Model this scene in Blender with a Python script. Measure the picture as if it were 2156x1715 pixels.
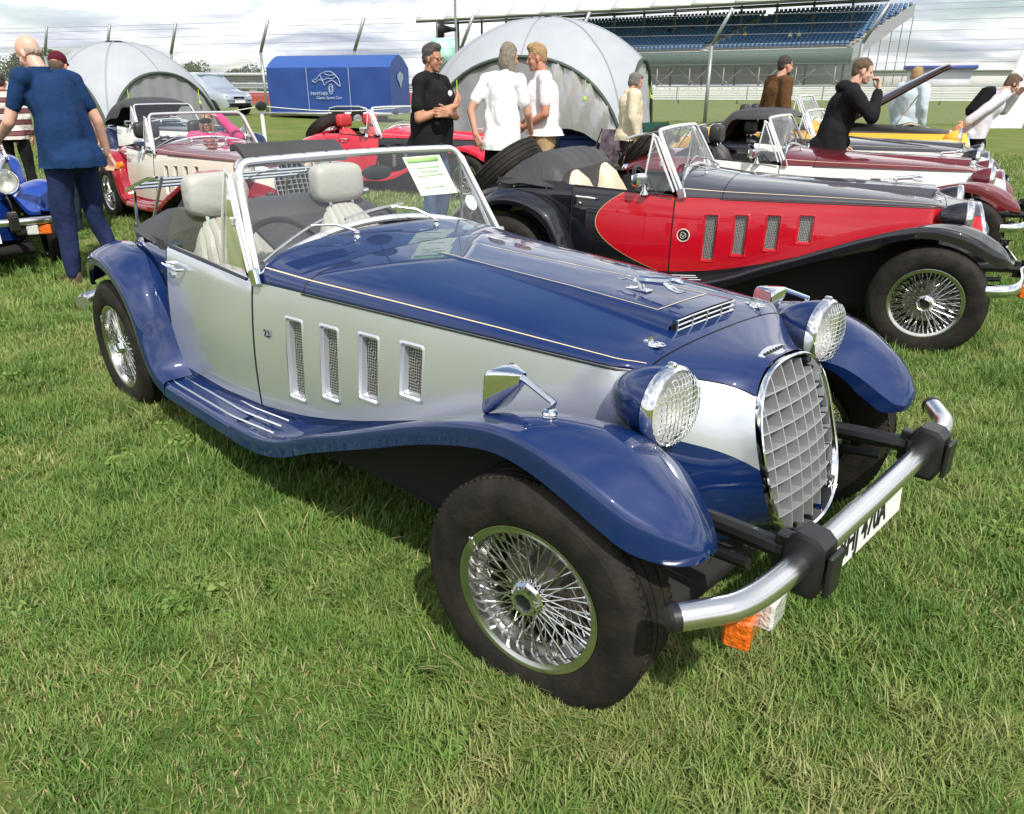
import bpy, bmesh, math, random
import numpy as np
from math import pi, sin, cos, radians, sqrt, atan2, hypot
from mathutils import Vector, Matrix
random.seed(7)
rng = np.random.default_rng(7)
SC = bpy.context.scene
COL = SC.collection
for o in list(bpy.data.objects):
    bpy.data.objects.remove(o)

# ------------------------------------------------------------------ camera
CAM_POS = Vector((0.975, -1.743, 1.372))
YAW, PITCH, ROLL = radians(134.84), radians(-22.96), radians(-0.07)
FPX, PW, PH = 1579.8, 2156.0, 1715.0          # focal length in pixels of the measuring picture
_f = Vector((cos(YAW)*cos(PITCH), sin(YAW)*cos(PITCH), sin(PITCH)))
_r = Vector((sin(YAW), -cos(YAW), 0)); _u = _r.cross(_f)
_r2 = _r*cos(ROLL)+_u*sin(ROLL); _u2 = -_r*sin(ROLL)+_u*cos(ROLL)
cam_d = bpy.data.cameras.new('camera'); cam = bpy.data.objects.new('camera', cam_d); COL.objects.link(cam)
M = Matrix.Identity(4)
for i in range(3):
    M[i][0], M[i][1], M[i][2], M[i][3] = _r2[i], _u2[i], -_f[i], CAM_POS[i]
cam.matrix_world = M
cam_d.sensor_width = 36.0; cam_d.lens = FPX/PW*36.0; cam_d.clip_start = 0.05; cam_d.clip_end = 5000
SC.camera = cam
def ray(px, py):
    return _r2*((px-PW/2)/FPX) - _u2*((py-PH/2)/FPX) + _f
def gnd(px, py, z=0.0):
    d = ray(px, py); t = (z-CAM_POS.z)/d.z; return CAM_POS + d*t
def atd(px, py, dep):
    return CAM_POS + ray(px, py)*dep
def foot(px, dep):
    """ground point seen in picture column px (near the horizon row) at the given depth"""
    h = ray(px, 188.0); h.z = 0
    p = CAM_POS + h*dep; p.z = 0
    return p

# ------------------------------------------------------------------ world, sun, exposure
SUN_AZ, SUN_EL = radians(-24), radians(52)
W = bpy.data.worlds.new('World'); SC.world = W; W.use_nodes = True
nt = W.node_tree; nt.nodes.clear()
def N(nt, t, **k):
    n = nt.nodes.new(t)
    for a, v in k.items(): setattr(n, a, v)
    return n
out = N(nt, 'ShaderNodeOutputWorld'); bg = N(nt, 'ShaderNodeBackground')
sky = N(nt, 'ShaderNodeTexSky', sky_type='NISHITA', sun_disc=False)
sky.sun_elevation = SUN_EL; sky.sun_rotation = pi/2 - SUN_AZ
sky.air_density = 1.0; sky.dust_density = 1.5
tc = N(nt, 'ShaderNodeTexCoord'); sep = N(nt, 'ShaderNodeSeparateXYZ')
nt.links.new(tc.outputs['Generated'], sep.inputs[0])
def wmath(op, a, b=None, clamp=False):
    n = N(nt, 'ShaderNodeMath', operation=op, use_clamp=clamp)
    for i, v in enumerate((a, b)):
        if v is None: continue
        if isinstance(v, (int, float)): n.inputs[i].default_value = v
        else: nt.links.new(v, n.inputs[i])
    return n.outputs[0]
zc_ = wmath('ADD', wmath('MAXIMUM', sep.outputs[2], 0.0), 0.11)
cmb = N(nt, 'ShaderNodeCombineXYZ')
nt.links.new(wmath('DIVIDE', sep.outputs[0], zc_), cmb.inputs[0])
nt.links.new(wmath('DIVIDE', sep.outputs[1], zc_), cmb.inputs[1])
def wnoise(scale, detail, rough, off, dist=0.0):
    mp = N(nt, 'ShaderNodeMapping'); mp.inputs['Location'].default_value = off
    nt.links.new(cmb.outputs[0], mp.inputs[0])
    n = N(nt, 'ShaderNodeTexNoise'); nt.links.new(mp.outputs[0], n.inputs['Vector'])
    n.inputs['Scale'].default_value = scale; n.inputs['Detail'].default_value = detail
    n.inputs['Roughness'].default_value = rough; n.inputs['Distortion'].default_value = dist
    return n.outputs[0]
def wramp(x, *stops):
    r = N(nt, 'ShaderNodeValToRGB'); nt.links.new(x, r.inputs[0])
    e = r.color_ramp.elements
    while len(e) < len(stops): e.new(0.5)
    for el, (p, c) in zip(e, stops): el.position = p; el.color = c if len(c) == 4 else (*c, 1)
    return r.outputs[0]
def wmix(f, a, b):
    n = N(nt, 'ShaderNodeMix', data_type='RGBA')
    nt.links.new(f, n.inputs[0]); nt.links.new(a, n.inputs[6]); nt.links.new(b, n.inputs[7])
    return n.outputs[2]
cover = wramp(wnoise(0.55, 7, 0.55, (3.1, 1.7, 0), 0.3), (0.36, (0, 0, 0)), (0.50, (1, 1, 1)))
shade = wramp(wnoise(0.8, 7, 0.6, (7.3, 4.2, 0), 0.4), (0.32, (3.1, 3.5, 4.4)), (0.45, (5.8, 6.1, 6.7)), (0.58, (10.6, 10.6, 10.5)))
skyc = wmix(cover, sky.outputs[0], shade)
nt.links.new(skyc, bg.inputs[0]); bg.inputs[1].default_value = 0.115
nt.links.new(bg.outputs[0], out.inputs[0])
sun_d = bpy.data.lights.new('sun', 'SUN'); sun_d.energy = 4.1; sun_d.angle = radians(1.2); sun_d.color = (1.0, 0.955, 0.88)
sun = bpy.data.objects.new('sun', sun_d); COL.objects.link(sun)
sd = Vector((cos(SUN_EL)*cos(SUN_AZ), cos(SUN_EL)*sin(SUN_AZ), sin(SUN_EL)))
sun.rotation_euler = sd.to_track_quat('Z', 'Y').to_euler(); sun.location = sd*50
SC.view_settings.view_transform = 'Standard'; SC.view_settings.look = 'None'
SC.view_settings.exposure = 0.30; SC.view_settings.gamma = 1.0; SC.view_settings.use_curve_mapping = False
SC.render.engine = 'CYCLES'
try:
    SC.cycles.max_bounces = 10; SC.cycles.transparent_max_bounces = 16
    SC.cycles.caustics_reflective = False; SC.cycles.caustics_refractive = False
except Exception: pass

# ------------------------------------------------------------------ materials
MATS = {}
def mat(name, col=(.5, .5, .5), rough=.5, metal=0.0, coat=0.0, noise=None, bump=None, trans=0.0, alpha=1.0, sheen=0.0, spec=None, coat_r=0.03):
    """noise=(scale, colour2, amount) ; bump=(scale, strength)"""
    if name in MATS: return MATS[name]
    m = bpy.data.materials.new(name); m.use_nodes = True; t = m.node_tree
    b = t.nodes['Principled BSDF']; I = b.inputs
    I['Base Color'].default_value = (*col, 1); I['Roughness'].default_value = rough; I['Metallic'].default_value = metal
    I['Coat Weight'].default_value = coat; I['Coat IOR'].default_value = 1.62; I['Coat Roughness'].default_value = coat_r
    if spec is not None: I['Specular IOR Level'].default_value = spec
    if trans: I['Transmission Weight'].default_value = trans; I['IOR'].default_value = 1.45
    if alpha < 1: I['Alpha'].default_value = alpha
    if sheen: I['Sheen Weight'].default_value = sheen
    L = t.links.new
    if noise or bump:
        tcn = t.nodes.new('ShaderNodeTexCoord')
    if noise:
        s, c2, amt = noise
        n = t.nodes.new('ShaderNodeTexNoise'); n.inputs['Scale'].default_value = s; n.inputs['Detail'].default_value = 5
        L(tcn.outputs['Object'], n.inputs['Vector'])
        r = t.nodes.new('ShaderNodeValToRGB'); L(n.outputs[0], r.inputs[0])
        r.color_ramp.elements[0].position = .35; r.color_ramp.elements[1].position = .68
        r.color_ramp.elements[0].color = (*col, 1)
        r.color_ramp.elements[1].color = (*[col[i]*(1-amt)+c2[i]*amt for i in range(3)], 1)
        L(r.outputs[0], I['Base Color'])
    if bump:
        n2 = t.nodes.new('ShaderNodeTexNoise'); n2.inputs['Scale'].default_value = bump[0]; n2.inputs['Detail'].default_value = 4
        L(tcn.outputs['Object'], n2.inputs['Vector'])
        bn = t.nodes.new('ShaderNodeBump'); bn.inputs['Strength'].default_value = bump[1]; bn.inputs['Distance'].default_value = 0.02
        L(n2.outputs[0], bn.inputs['Height']); L(bn.outputs[0], I['Normal'])
    MATS[name] = m
    return m
def paint(name, col, metal=0.0, rough=0.35, coat=1.0, flake=False):
    if name in MATS: return MATS[name]
    m = _paint(name, col, metal, rough, coat); t = m.node_tree
    # faint dust film: the clear coat is a little duller in patches
    g = t.nodes.new('ShaderNodeNewGeometry'); n = t.nodes.new('ShaderNodeTexNoise'); n.inputs['Scale'].default_value = 5; n.inputs['Detail'].default_value = 8; n.inputs['Roughness'].default_value = .7; t.links.new(g.outputs['Position'], n.inputs['Vector'])
    mr = t.nodes.new('ShaderNodeMapRange'); mr.inputs[1].default_value = .45; mr.inputs[2].default_value = .8; mr.inputs[3].default_value = .006; mr.inputs[4].default_value = .035; t.links.new(n.outputs[0], mr.inputs[0]); t.links.new(mr.outputs[0], t.nodes['Principled BSDF'].inputs['Coat Roughness'])
    return m
def _paint(name, col, metal=0.0, rough=0.35, coat=1.0):
    return mat(name, col, rough, metal, coat, bump=(2.2, 0.010), coat_r=0.008, spec=.08, noise=(3.0, tuple(min(1, c*1.12+.004) for c in col), 0.7))

# ------------------------------------------------------------------ mesh helpers
def raw_mesh(name, V, loops, tot):
    me = bpy.data.meshes.new(name); n = len(tot)
    me.vertices.add(len(V)); me.vertices.foreach_set('co', np.ascontiguousarray(V, dtype=np.float32).ravel())
    me.loops.add(len(loops)); me.loops.foreach_set('vertex_index', np.asarray(loops, dtype=np.int32))
    me.polygons.add(n); tot = np.asarray(tot, dtype=np.int32); st = np.zeros(n, dtype=np.int32); st[1:] = np.cumsum(tot)[:-1]
    me.polygons.foreach_set('loop_start', st); me.polygons.foreach_set('loop_total', tot)
    me.update(calc_edges=True); return me
def new_mesh(name, v, f, smooth=True, sharp=None):
    V = np.array([tuple(p) for p in v], dtype=np.float64).reshape(-1, 3)
    loops = [i for q in f for i in q]
    me = raw_mesh(name, V, loops, [len(q) for q in f])
    me.validate()
    me.update()
    if smooth:
        me.polygons.foreach_set('use_smooth', [True]*len(me.polygons))
        if sharp:
            try: me.set_sharp_from_angle(angle=radians(sharp))
            except Exception: pass
    return me
class MB:
    """collects shapes for one mesh"""
    def __init__(s): s.v = []; s.f = []
    def add(s, v, f):
        o = len(s.v); s.v += [tuple(p) for p in v]; s.f += [tuple(i+o for i in q) for q in f]; return s
    def box(s, c, d, R=None, bev=0.0):
        hx, hy, hz = d[0]/2, d[1]/2, d[2]/2
        if bev > 0:
            b = min(bev, hx*.9, hy*.9, hz*.9); vs = []; 
            for sx in (-1, 1):
                for sy in (-1, 1):
                    for sz in (-1, 1):
                        vs += [(sx*(hx-b), sy*(hy-b), sz*hz), (sx*(hx-b), sy*hy, sz*(hz-b)), (sx*hx, sy*(hy-b), sz*(hz-b))]
            def ix(sx, sy, sz, k): return ((((sx+1)//2)*2+(sy+1)//2)*2+(sz+1)//2)*3+k
            fs = []
            for q in (-1, 1):
                fs.append([ix(-1, -1, q, 0), ix(1, -1, q, 0), ix(1, 1, q, 0), ix(-1, 1, q, 0)][::q])
                fs.append([ix(-1, q, -1, 1), ix(-1, q, 1, 1), ix(1, q, 1, 1), ix(1, q, -1, 1)][::q])
                fs.append([ix(q, -1, -1, 2), ix(q, 1, -1, 2), ix(q, 1, 1, 2), ix(q, -1, 1, 2)][::q])
            for a in (-1, 1):
                for c2 in (-1, 1):
                    fs.append([ix(-1, a, c2, 0), ix(1, a, c2, 0), ix(1, a, c2, 1), ix(-1, a, c2, 1)][::-a*c2])
                    fs.append([ix(a, -1, c2, 0), ix(a, 1, c2, 0), ix(a, 1, c2, 2), ix(a, -1, c2, 2)][::a*c2])
                    fs.append([ix(a, c2, -1, 1), ix(a, c2, 1, 1), ix(a, c2, 1, 2), ix(a, c2, -1, 2)][::-a*c2])
            for a in (-1, 1):
                for c2 in (-1, 1):
                    for e in (-1, 1):
                        fs.append([ix(a, c2, e, 0), ix(a, c2, e, 1), ix(a, c2, e, 2)][::-a*c2*e])
        else:
            vs = [(x*hx, y*hy, z*hz) for x in (-1, 1) for y in (-1, 1) for z in (-1, 1)]
            fs = [(0, 1, 3, 2), (4, 6, 7, 5), (0, 4, 5, 1), (2, 3, 7, 6), (0, 2, 6, 4), (1, 5, 7, 3)]
        if R is not None: vs = [tuple(R @ Vector(p)) for p in vs]
        return s.add([(p[0]+c[0], p[1]+c[1], p[2]+c[2]) for p in vs], fs)
    def tube(s, pts, r, n=8, caps=True, flat=None):
        pts = [Vector(p) for p in pts]; m = len(pts)
        rs = r if isinstance(r, (list, tuple)) else [r]*m
        T = []
        for i in range(m):
            d = pts[min(i+1, m-1)]-pts[max(i-1, 0)]
            T.append(d.normalized() if d.length > 1e-9 else Vector((0, 0, 1)))
        up = Vector((0, 0, 1)) if abs(T[0].z) < .9 else Vector((1, 0, 0))
        a = T[0].cross(up).normalized(); vs = []
        for i in range(m):
            a = (a-T[i]*a.dot(T[i])).normalized(); b = T[i].cross(a)
            for k in range(n):
                t = 2*pi*k/n
                vs.append(tuple(pts[i]+a*cos(t)*rs[i]+b*sin(t)*rs[i]*(flat or 1)))
        fs = [(i*n+k, i*n+(k+1) % n, (i+1)*n+(k+1) % n, (i+1)*n+k) for i in range(m-1) for k in range(n)]
        if caps: fs += [tuple(range(n))[::-1], tuple(range((m-1)*n, m*n))]
        return s.add(vs, fs)
    def lathe(s, prof, n=32, axis='y', c=(0, 0, 0), closed=False, R=None):
        """prof: list of (radius, offset along axis)"""
        vs = []; m = len(prof)
        for k in range(n):
            t = 2*pi*k/n
            for r, h in prof:
                p = {'y': (r*cos(t), h, r*sin(t)), 'x': (h, r*cos(t), r*sin(t)), 'z': (r*cos(t), r*sin(t), h)}[axis]
                if R is not None: p = tuple(R @ Vector(p))
                vs.append((p[0]+c[0], p[1]+c[1], p[2]+c[2]))
        fs = []
        for k in range(n):
            k2 = (k+1) % n
            for i in range(m if closed else m-1):
                i2 = (i+1) % m
                fs.append((k*m+i, k*m+i2, k2*m+i2, k2*m+i))
        return s.add(vs, fs)
    def grid(s, P, closed_u=False, closed_v=False, flip=False):
        P = np.asarray(P, float); a, b = P.shape[:2]
        fs = []
        for i in range(a if closed_u else a-1):
            for j in range(b if closed_v else b-1):
                q = (i*b+j, i*b+(j+1) % b, ((i+1) % a)*b+(j+1) % b, ((i+1) % a)*b+j)
                fs.append(q[::-1] if flip else q)
        return s.add([tuple(p) for p in P.reshape(-1, 3)], fs)
    def ell(s, c, r, n=12, R=None):
        vs = []; fs = []; m = n//2+1
        for i in range(m):
            a = pi*i/(m-1)
            for k in range(n):
                t = 2*pi*k/n
                p = Vector((r[0]*sin(a)*cos(t), r[1]*sin(a)*sin(t), r[2]*cos(a)))
                if R is not None: p = R @ p
                vs.append((p.x+c[0], p.y+c[1], p.z+c[2]))
        for i in range(m-1):
            for k in range(n): fs.append((i*n+k, (i+1)*n+k, (i+1)*n+(k+1) % n, i*n+(k+1) % n))
        return s.add(vs, fs)
    def mesh(s, name, smooth=True, sharp=35): return new_mesh(name, s.v, s.f, smooth, sharp)
    def comps(s):
        par = list(range(len(s.v)))
        def fd(a):
            while par[a] != a: par[a] = par[par[a]]; a = par[a]
            return a
        for q in s.f:
            r = fd(q[0])
            for i in q[1:]: par[fd(i)] = r
        g = {}
        for q in s.f: g.setdefault(fd(q[0]), []).append(q)
        return list(g.values())
    def pieces(s, name, by='loose', smooth=True, sharp=35):
        """split into one mesh per loose piece, or per side (by='y')"""
        gs = s.comps()
        if by == 'y':
            d = {}
            for fs in gs:
                ix = sorted({i for q in fs for i in q}); d.setdefault(sum(s.v[i][1] for i in ix) > 0, []).extend(fs)
            gs = list(d.values())
        out = []
        for fs in gs:
            ix = sorted({i for q in fs for i in q}); mp = {a: b for b, a in enumerate(ix)}
            out.append(new_mesh(name, [s.v[i] for i in ix], [tuple(mp[i] for i in q) for q in fs], smooth, sharp))
        return out
def cr(pts, n):
    """Catmull-Rom through rows of pts; n samples per span"""
    P = np.asarray(pts, float); o = []
    Pp = np.vstack([2*P[0]-P[1], P, 2*P[-1]-P[-2]])
    for i in range(1, len(Pp)-2):
        for k in range(n):
            t = k/n; a, b, c, d = Pp[i-1], Pp[i], Pp[i+1], Pp[i+2]
            o.append(.5*(2*b+(c-a)*t+(2*a-5*b+4*c-d)*t*t+(3*b-a-3*c+d)*t**3))
    o.append(P[-1]); return np.array(o)
def crg(G, nu, nv):
    """smooth a grid of control points [i][j] -> dense grid"""
    G = np.asarray(G, float)
    A = cr(G.reshape(len(G), -1), nu).reshape(-1, G.shape[1], 3)
    B = np.stack([cr(row, nv) for row in A]); return B
def ip(x, xs, ys): return float(np.interp(x, xs, ys))
STUFF = {'popper', 'stud', 'spokes', 'badge_letters', 'tread_block', 'stone_guard', 'plate_text', 'scoop_grille', 'seam', 'lettering'}
def obj(name, me, m=None, parent=None, loc=None, rot=None, link=True):
    if isinstance(me, list):
        return [obj(name, q, m, parent, loc, rot) for q in me][0]
    o = bpy.data.objects.new(name, me); COL.objects.link(o)
    if me is not None and m is not None:
        if len(me.materials) == 0: me.materials.append(None)
        o.material_slots[0].link = 'OBJECT'; o.material_slots[0].material = m
    if parent is not None: o.parent = parent
    if loc is not None: o.location = loc
    if rot is not None: o.rotation_euler = rot
    if name in STUFF and parent is not None: o['kind'] = 'stuff'
    return o
def tag(o, label, cat, group=None):
    o['label'] = label; o['category'] = cat
    if group: o['group'] = group
    return o
def thing(name, label, cat, loc=(0, 0, 0), rz=0.0, group=None):
    o = bpy.data.objects.new(name, None); COL.objects.link(o); o.location = loc; o.rotation_euler = (0, 0, rz); o.empty_display_size = .1
    return tag(o, label, cat, group)
def structure(o): o['kind'] = 'structure'; return o
_font = {}
def text_mesh(s, size=1.0, ext=0.0, bold=0.0, shear=0.0):
    cu = bpy.data.curves.new('t', 'FONT'); cu.body = s; cu.size = size; cu.extrude = ext; cu.offset = bold; cu.shear = shear
    cu.align_x = 'CENTER'; cu.align_y = 'CENTER'; cu.resolution_u = 3
    o = bpy.data.objects.new('t', cu); COL.objects.link(o)
    dg = bpy.context.evaluated_depsgraph_get(); dg.update()
    me = bpy.data.meshes.new_from_object(o.evaluated_get(dg)); me.materials.clear()
    bpy.data.objects.remove(o); bpy.data.curves.remove(cu); return me
def R3(axis, ang): return Matrix.Rotation(ang, 3, axis)
# ------------------------------------------------------------------ ground, track, grass
def hgt(x, y):
    """gentle rise under the parked silver car, flat elsewhere"""
    return .028+.42*math.exp(-(((x-MPV.x)/9)**2+((y-MPV.y)/9)**2))
MPV = foot(437, 30)
def noise_field(P, seed, scale):
    r = np.random.default_rng(seed); out = np.zeros(len(P))
    for k in range(10):
        a = r.uniform(0, 2*pi); f = scale*r.uniform(.5, 1.8); out += np.sin((P[:, 0]*cos(a)+P[:, 1]*sin(a))*f+r.uniform(0, 6.28))
    return out/3.2
def ground_material():
    m = bpy.data.materials.new('turf_ground'); m.use_nodes = True; t = m.node_tree; b = t.nodes['Principled BSDF']; L = t.links.new
    g = t.nodes.new('ShaderNodeNewGeometry')
    def noi(s, d=6, r=.6):
        n = t.nodes.new('ShaderNodeTexNoise'); n.inputs['Scale'].default_value = s; n.inputs['Detail'].default_value = d; n.inputs['Roughness'].default_value = r; L(g.outputs['Position'], n.inputs['Vector']); return n.outputs[0]
    def ramp(x, *st):
        r = t.nodes.new('ShaderNodeValToRGB'); L(x, r.inputs[0]); e = r.color_ramp.elements
        while len(e) < len(st): e.new(.5)
        for el, (p, c) in zip(e, st): el.position = p; el.color = (*c, 1)
        return r.outputs[0]
    a = ramp(noi(.9, 7), (.30, (.075, .125, .026)), (.50, (.13, .18, .044)), (.68, (.23, .21, .09)))
    c = ramp(noi(45, 4, .7), (.30, (.07, .085, .028)), (.55, (.15, .19, .05)), (.75, (.30, .29, .13)))
    mx = t.nodes.new('ShaderNodeMix'); mx.data_type = 'RGBA'; mx.inputs[0].default_value = .5; L(a, mx.inputs[6]); L(c, mx.inputs[7]); L(mx.outputs[2], b.inputs['Base Color'])
    b.inputs['Roughness'].default_value = .95; b.inputs['Specular IOR Level'].default_value = .1
    bp = t.nodes.new('ShaderNodeBump'); bp.inputs['Strength'].default_value = .8; bp.inputs['Distance'].default_value = .03; L(noi(60, 5, .7), bp.inputs['Height']); L(bp.outputs[0], b.inputs['Normal'])
    return m
xs = sorted(set([-1600, -800, -400, -200, -120, -90]+list(np.linspace(-70, 30, 51))+[60, 120, 300, 800])); ys = sorted(set([-900, -400, -150, -60]+list(np.linspace(-30, 60, 46))+[90, 140, 250, 500, 1000, 1800]))
m = MB(); m.grid([[(x, y, hgt(x, y)) for y in ys] for x in xs]); GM = ground_material()
structure(obj('ground', m.mesh('ground'), GM))

def blade_material():
    m = bpy.data.materials.new('grass_blades'); m.use_nodes = True; t = m.node_tree; b = t.nodes['Principled BSDF']; L = t.links.new
    g = t.nodes.new('ShaderNodeNewGeometry'); oi = t.nodes.new('ShaderNodeObjectInfo')
    n = t.nodes.new('ShaderNodeTexNoise'); n.inputs['Scale'].default_value = .9; n.inputs['Detail'].default_value = 6; n.inputs['Roughness'].default_value = .7; L(g.outputs['Position'], n.inputs['Vector'])
    ad = t.nodes.new('ShaderNodeMath'); ad.operation = 'MULTIPLY_ADD'; L(oi.outputs['Random'], ad.inputs[0]); ad.inputs[1].default_value = .22; L(n.outputs[0], ad.inputs[2])
    r = t.nodes.new('ShaderNodeValToRGB'); L(ad.outputs[0], r.inputs[0]); e = r.color_ramp.elements
    st = [(.37, (.063, .156, .023)), (.49, (.104, .220, .036)), (.61, (.164, .285, .056)), (.735, (.265, .325, .098)), (.85, (.42, .39, .18))]
    while len(e) < len(st): e.new(.5)
    for el, (p, c) in zip(e, st): el.position = p; el.color = (*c, 1)
    # dry blades, from the per-blade attribute
    at = t.nodes.new('ShaderNodeAttribute'); at.attribute_name = 'dry'
    mx = t.nodes.new('ShaderNodeMix'); mx.data_type = 'RGBA'; L(at.outputs['Fac'], mx.inputs[0]); L(r.outputs[0], mx.inputs[6]); mx.inputs[7].default_value = (.44, .38, .18, 1)
    L(mx.outputs[2], b.inputs['Base Color']); b.inputs['Roughness'].default_value = .55; b.inputs['Specular IOR Level'].default_value = .35
    b.inputs['Subsurface Weight'].default_value = 0
    tr = t.nodes.new('ShaderNodeBsdfTranslucent'); L(mx.outputs[2], tr.inputs[0]); ms = t.nodes.new('ShaderNodeMixShader'); ms.inputs[0].default_value = .30
    o = t.nodes['Material Output']; L(b.outputs[0], ms.inputs[1]); L(tr.outputs[0], ms.inputs[2]); L(ms.outputs[0], o.inputs[0])
    return m
BLADES = blade_material()
tuft_col = bpy.data.collections.new('grass_tufts')
def tuft(i, nb, hmin, hmax, spread, width, flat=.9, dryp=.12):
    r = np.random.default_rng(100+i); v = []; f = []; dry = []
    for k in range(nb):
        a = r.uniform(0, 2*pi); rad = spread*sqrt(r.uniform(0, 1)); x, y = rad*cos(a), rad*sin(a)
        h = r.uniform(hmin, hmax); da = r.uniform(0, 2*pi); lean = r.uniform(.15, 1.0)*flat; w = width*r.uniform(.7, 1.3)
        px, py = -sin(da)*w, cos(da)*w; o = len(v); d = 1.0 if r.uniform() < dryp else r.uniform(0, .12)
        for s, ws in ((0, 1), (.35, .95), (.7, .7), (1, .08)):
            ex = lean*h*s**1.6; z = h*s*(1-.38*lean*s)
            v += [(x+cos(da)*ex-px*ws/2, y+sin(da)*ex-py*ws/2, z-.004), (x+cos(da)*ex+px*ws/2, y+sin(da)*ex+py*ws/2, z-.004)]; dry += [d, d]
        for s in range(3): f.append((o+2*s, o+2*s+1, o+2*s+3, o+2*s+2))
    me = new_mesh('grass_tuft', v, f, True); at = me.attributes.new('dry', 'FLOAT', 'POINT'); at.data.foreach_set('value', dry); me.materials.append(BLADES)
    ob = bpy.data.objects.new('grass_tuft', me); tuft_col.objects.link(ob); return ob
for i in range(3): tuft(i, 70, .020, .048, .060, .0028, 1.15, .09)
for i in range(3, 6): tuft(i, 64, .028, .072, .058, .0032, 1.1, .03)
tuft(6, 34, .04, .10, .05, .0034, 1.0, .06)
tuft(7, 70, .02, .042, .11, .0046, 1.1, .10)
def clover(i, nl, broad):
    r = np.random.default_rng(300+i); v = []; f = []
    for k in range(nl):
        a = r.uniform(0, 2*pi); rad = .05*sqrt(r.uniform()); c = np.array([rad*cos(a), rad*sin(a), r.uniform(.012, .034)]); s = r.uniform(.005, .009)*(1.9 if broad else 1); n0 = r.normal(0, .35, 2); o = len(v); q = 7
        L_ = 1 if not broad else .36; da = r.uniform(0, 6.28)
        v.append(tuple(c))
        for j in range(q):
            t = 2*pi*j/q; x, y = cos(t)*s, sin(t)*s*L_; x, y = x*cos(da)-y*sin(da), x*sin(da)+y*cos(da); v.append((c[0]+x, c[1]+y, c[2]+n0[0]*x+n0[1]*y))
        for j in range(q): f.append((o, o+1+j, o+1+(j+1) % q))
    me = new_mesh('clover', v, f, True); at = me.attributes.new('dry', 'FLOAT', 'POINT'); at.data.foreach_set('value', [0.0]*len(v)); me.materials.append(BLADES); tuft_col.objects.link(bpy.data.objects.new('grass_tuft', me))
clover(0, 34, False); clover(1, 12, True)
# points: dense near the camera, thinning out with distance
def scatter():
    pts = []; rot = []; sca = []; idx = []
    r = np.random.default_rng(3)
    for d0, d1, dens, sc, big in ((.5, 2.4, 800, 1.0, 0), (2.4, 3.6, 620, 1.05, 0), (3.6, 5.5, 360, 1.2, 0), (5.5, 9.5, 150, 1.5, 0), (9.5, 20, 40, 2.2, 1)):
        lim = radians(42); A = lim*(d1*d1-d0*d0); n = int(A*dens)
        rr = np.sqrt(r.uniform(d0*d0, d1*d1, n)); an = YAW+r.uniform(-lim, lim, n)
        P = np.stack([CAM_POS.x+rr*np.cos(an), CAM_POS.y+rr*np.sin(an)], 1)
        q1 = noise_field(P, 11, 1.6); q2 = noise_field(P, 12, 4.5); lush = q1*.6+q2*.5
        keep = r.uniform(0, 1, n) < np.clip(.80+.30*lush, .55, 1)
        # nothing under the tyres
        for k in np.nonzero(keep)[0]:
            L = lush[k]
            if L > .55: t = r.integers(3, 6) if r.uniform() < .8 else 6
            elif L > -.3: t = r.integers(0, 6)
            else: t = [0, 1, 2, 7][r.integers(0, 4)]
            if big and t != 6: t = 7
            u_ = r.uniform()
            if not big and q2[k] > .35 and u_ < .07: t = 8
            elif not big and u_ > .994: t = 9
            pts.append((P[k, 0], P[k, 1], hgt(P[k, 0], P[k, 1]))); rot.append((r.normal(0, .10), r.normal(0, .10), r.uniform(0, 6.283))); sca.append(sc*r.uniform(.75, 1.2)*(1+.15*np.clip(L, -1, 1))); idx.append(int(t))
    # longer grass left standing round the tyres
    for wx, wy, ww, wd in ((0, -.655, .22, .12), (-2.55, -.63, .2, .12), (0, .655, .2, .12), (-.235, 3.15+.0, .2, .14)):
        for k in range(220):
            a = r.uniform(0, 6.283); q = r.uniform(.75, 1.5); pts.append((wx+cos(a)*ww*q, wy+sin(a)*wd*q, .028)); rot.append((r.normal(0, .12), r.normal(0, .12), r.uniform(0, 6.283))); sca.append(r.uniform(.8, 1.25)); idx.append(int(r.integers(3, 7)))
    for k in range(260):
        side = r.uniform()
        if side < .62: x, y = r.uniform(-.20, .20), r.uniform(-.795, -.745)
        elif side < .85: x, y = r.uniform(.13, .24), r.uniform(-.76, -.56)
        else: x, y = r.uniform(-2.74, -2.36), r.uniform(-.76, -.715)
        pts.append((x, y, .026)); rot.append((r.normal(0, .1), r.normal(0, .1), r.uniform(0, 6.283))); sca.append(r.uniform(.85, 1.15)); idx.append(int(r.choice([4, 5, 6, 3])))
    return pts, rot, sca, idx
pts, rot, sca, idx = scatter()
me = bpy.data.meshes.new('grass_points'); me.from_pydata(pts, [], [])
for nm, ty, dat in (('rot', 'FLOAT_VECTOR', np.array(rot).ravel()), ('sca', 'FLOAT', np.array(sca)), ('pick', 'INT', np.array(idx))):
    a = me.attributes.new(nm, ty, 'POINT'); a.data.foreach_set('vector' if ty == 'FLOAT_VECTOR' else 'value', dat)
grass = obj('grass', me); grass['kind'] = 'stuff'; grass['label'] = 'short mown green grass with dry straw patches around the cars'; grass['category'] = 'grass'
ng = bpy.data.node_groups.new('grass_scatter', 'GeometryNodeTree')
ng.interface.new_socket('Geometry', in_out='INPUT', socket_type='NodeSocketGeometry'); ng.interface.new_socket('Geometry', in_out='OUTPUT', socket_type='NodeSocketGeometry')
gi = ng.nodes.new('NodeGroupInput'); go = ng.nodes.new('NodeGroupOutput'); iop = ng.nodes.new('GeometryNodeInstanceOnPoints'); ci = ng.nodes.new('GeometryNodeCollectionInfo')
ci.inputs['Collection'].default_value = tuft_col; ci.inputs['Separate Children'].default_value = True; ci.inputs['Reset Children'].default_value = True
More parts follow.
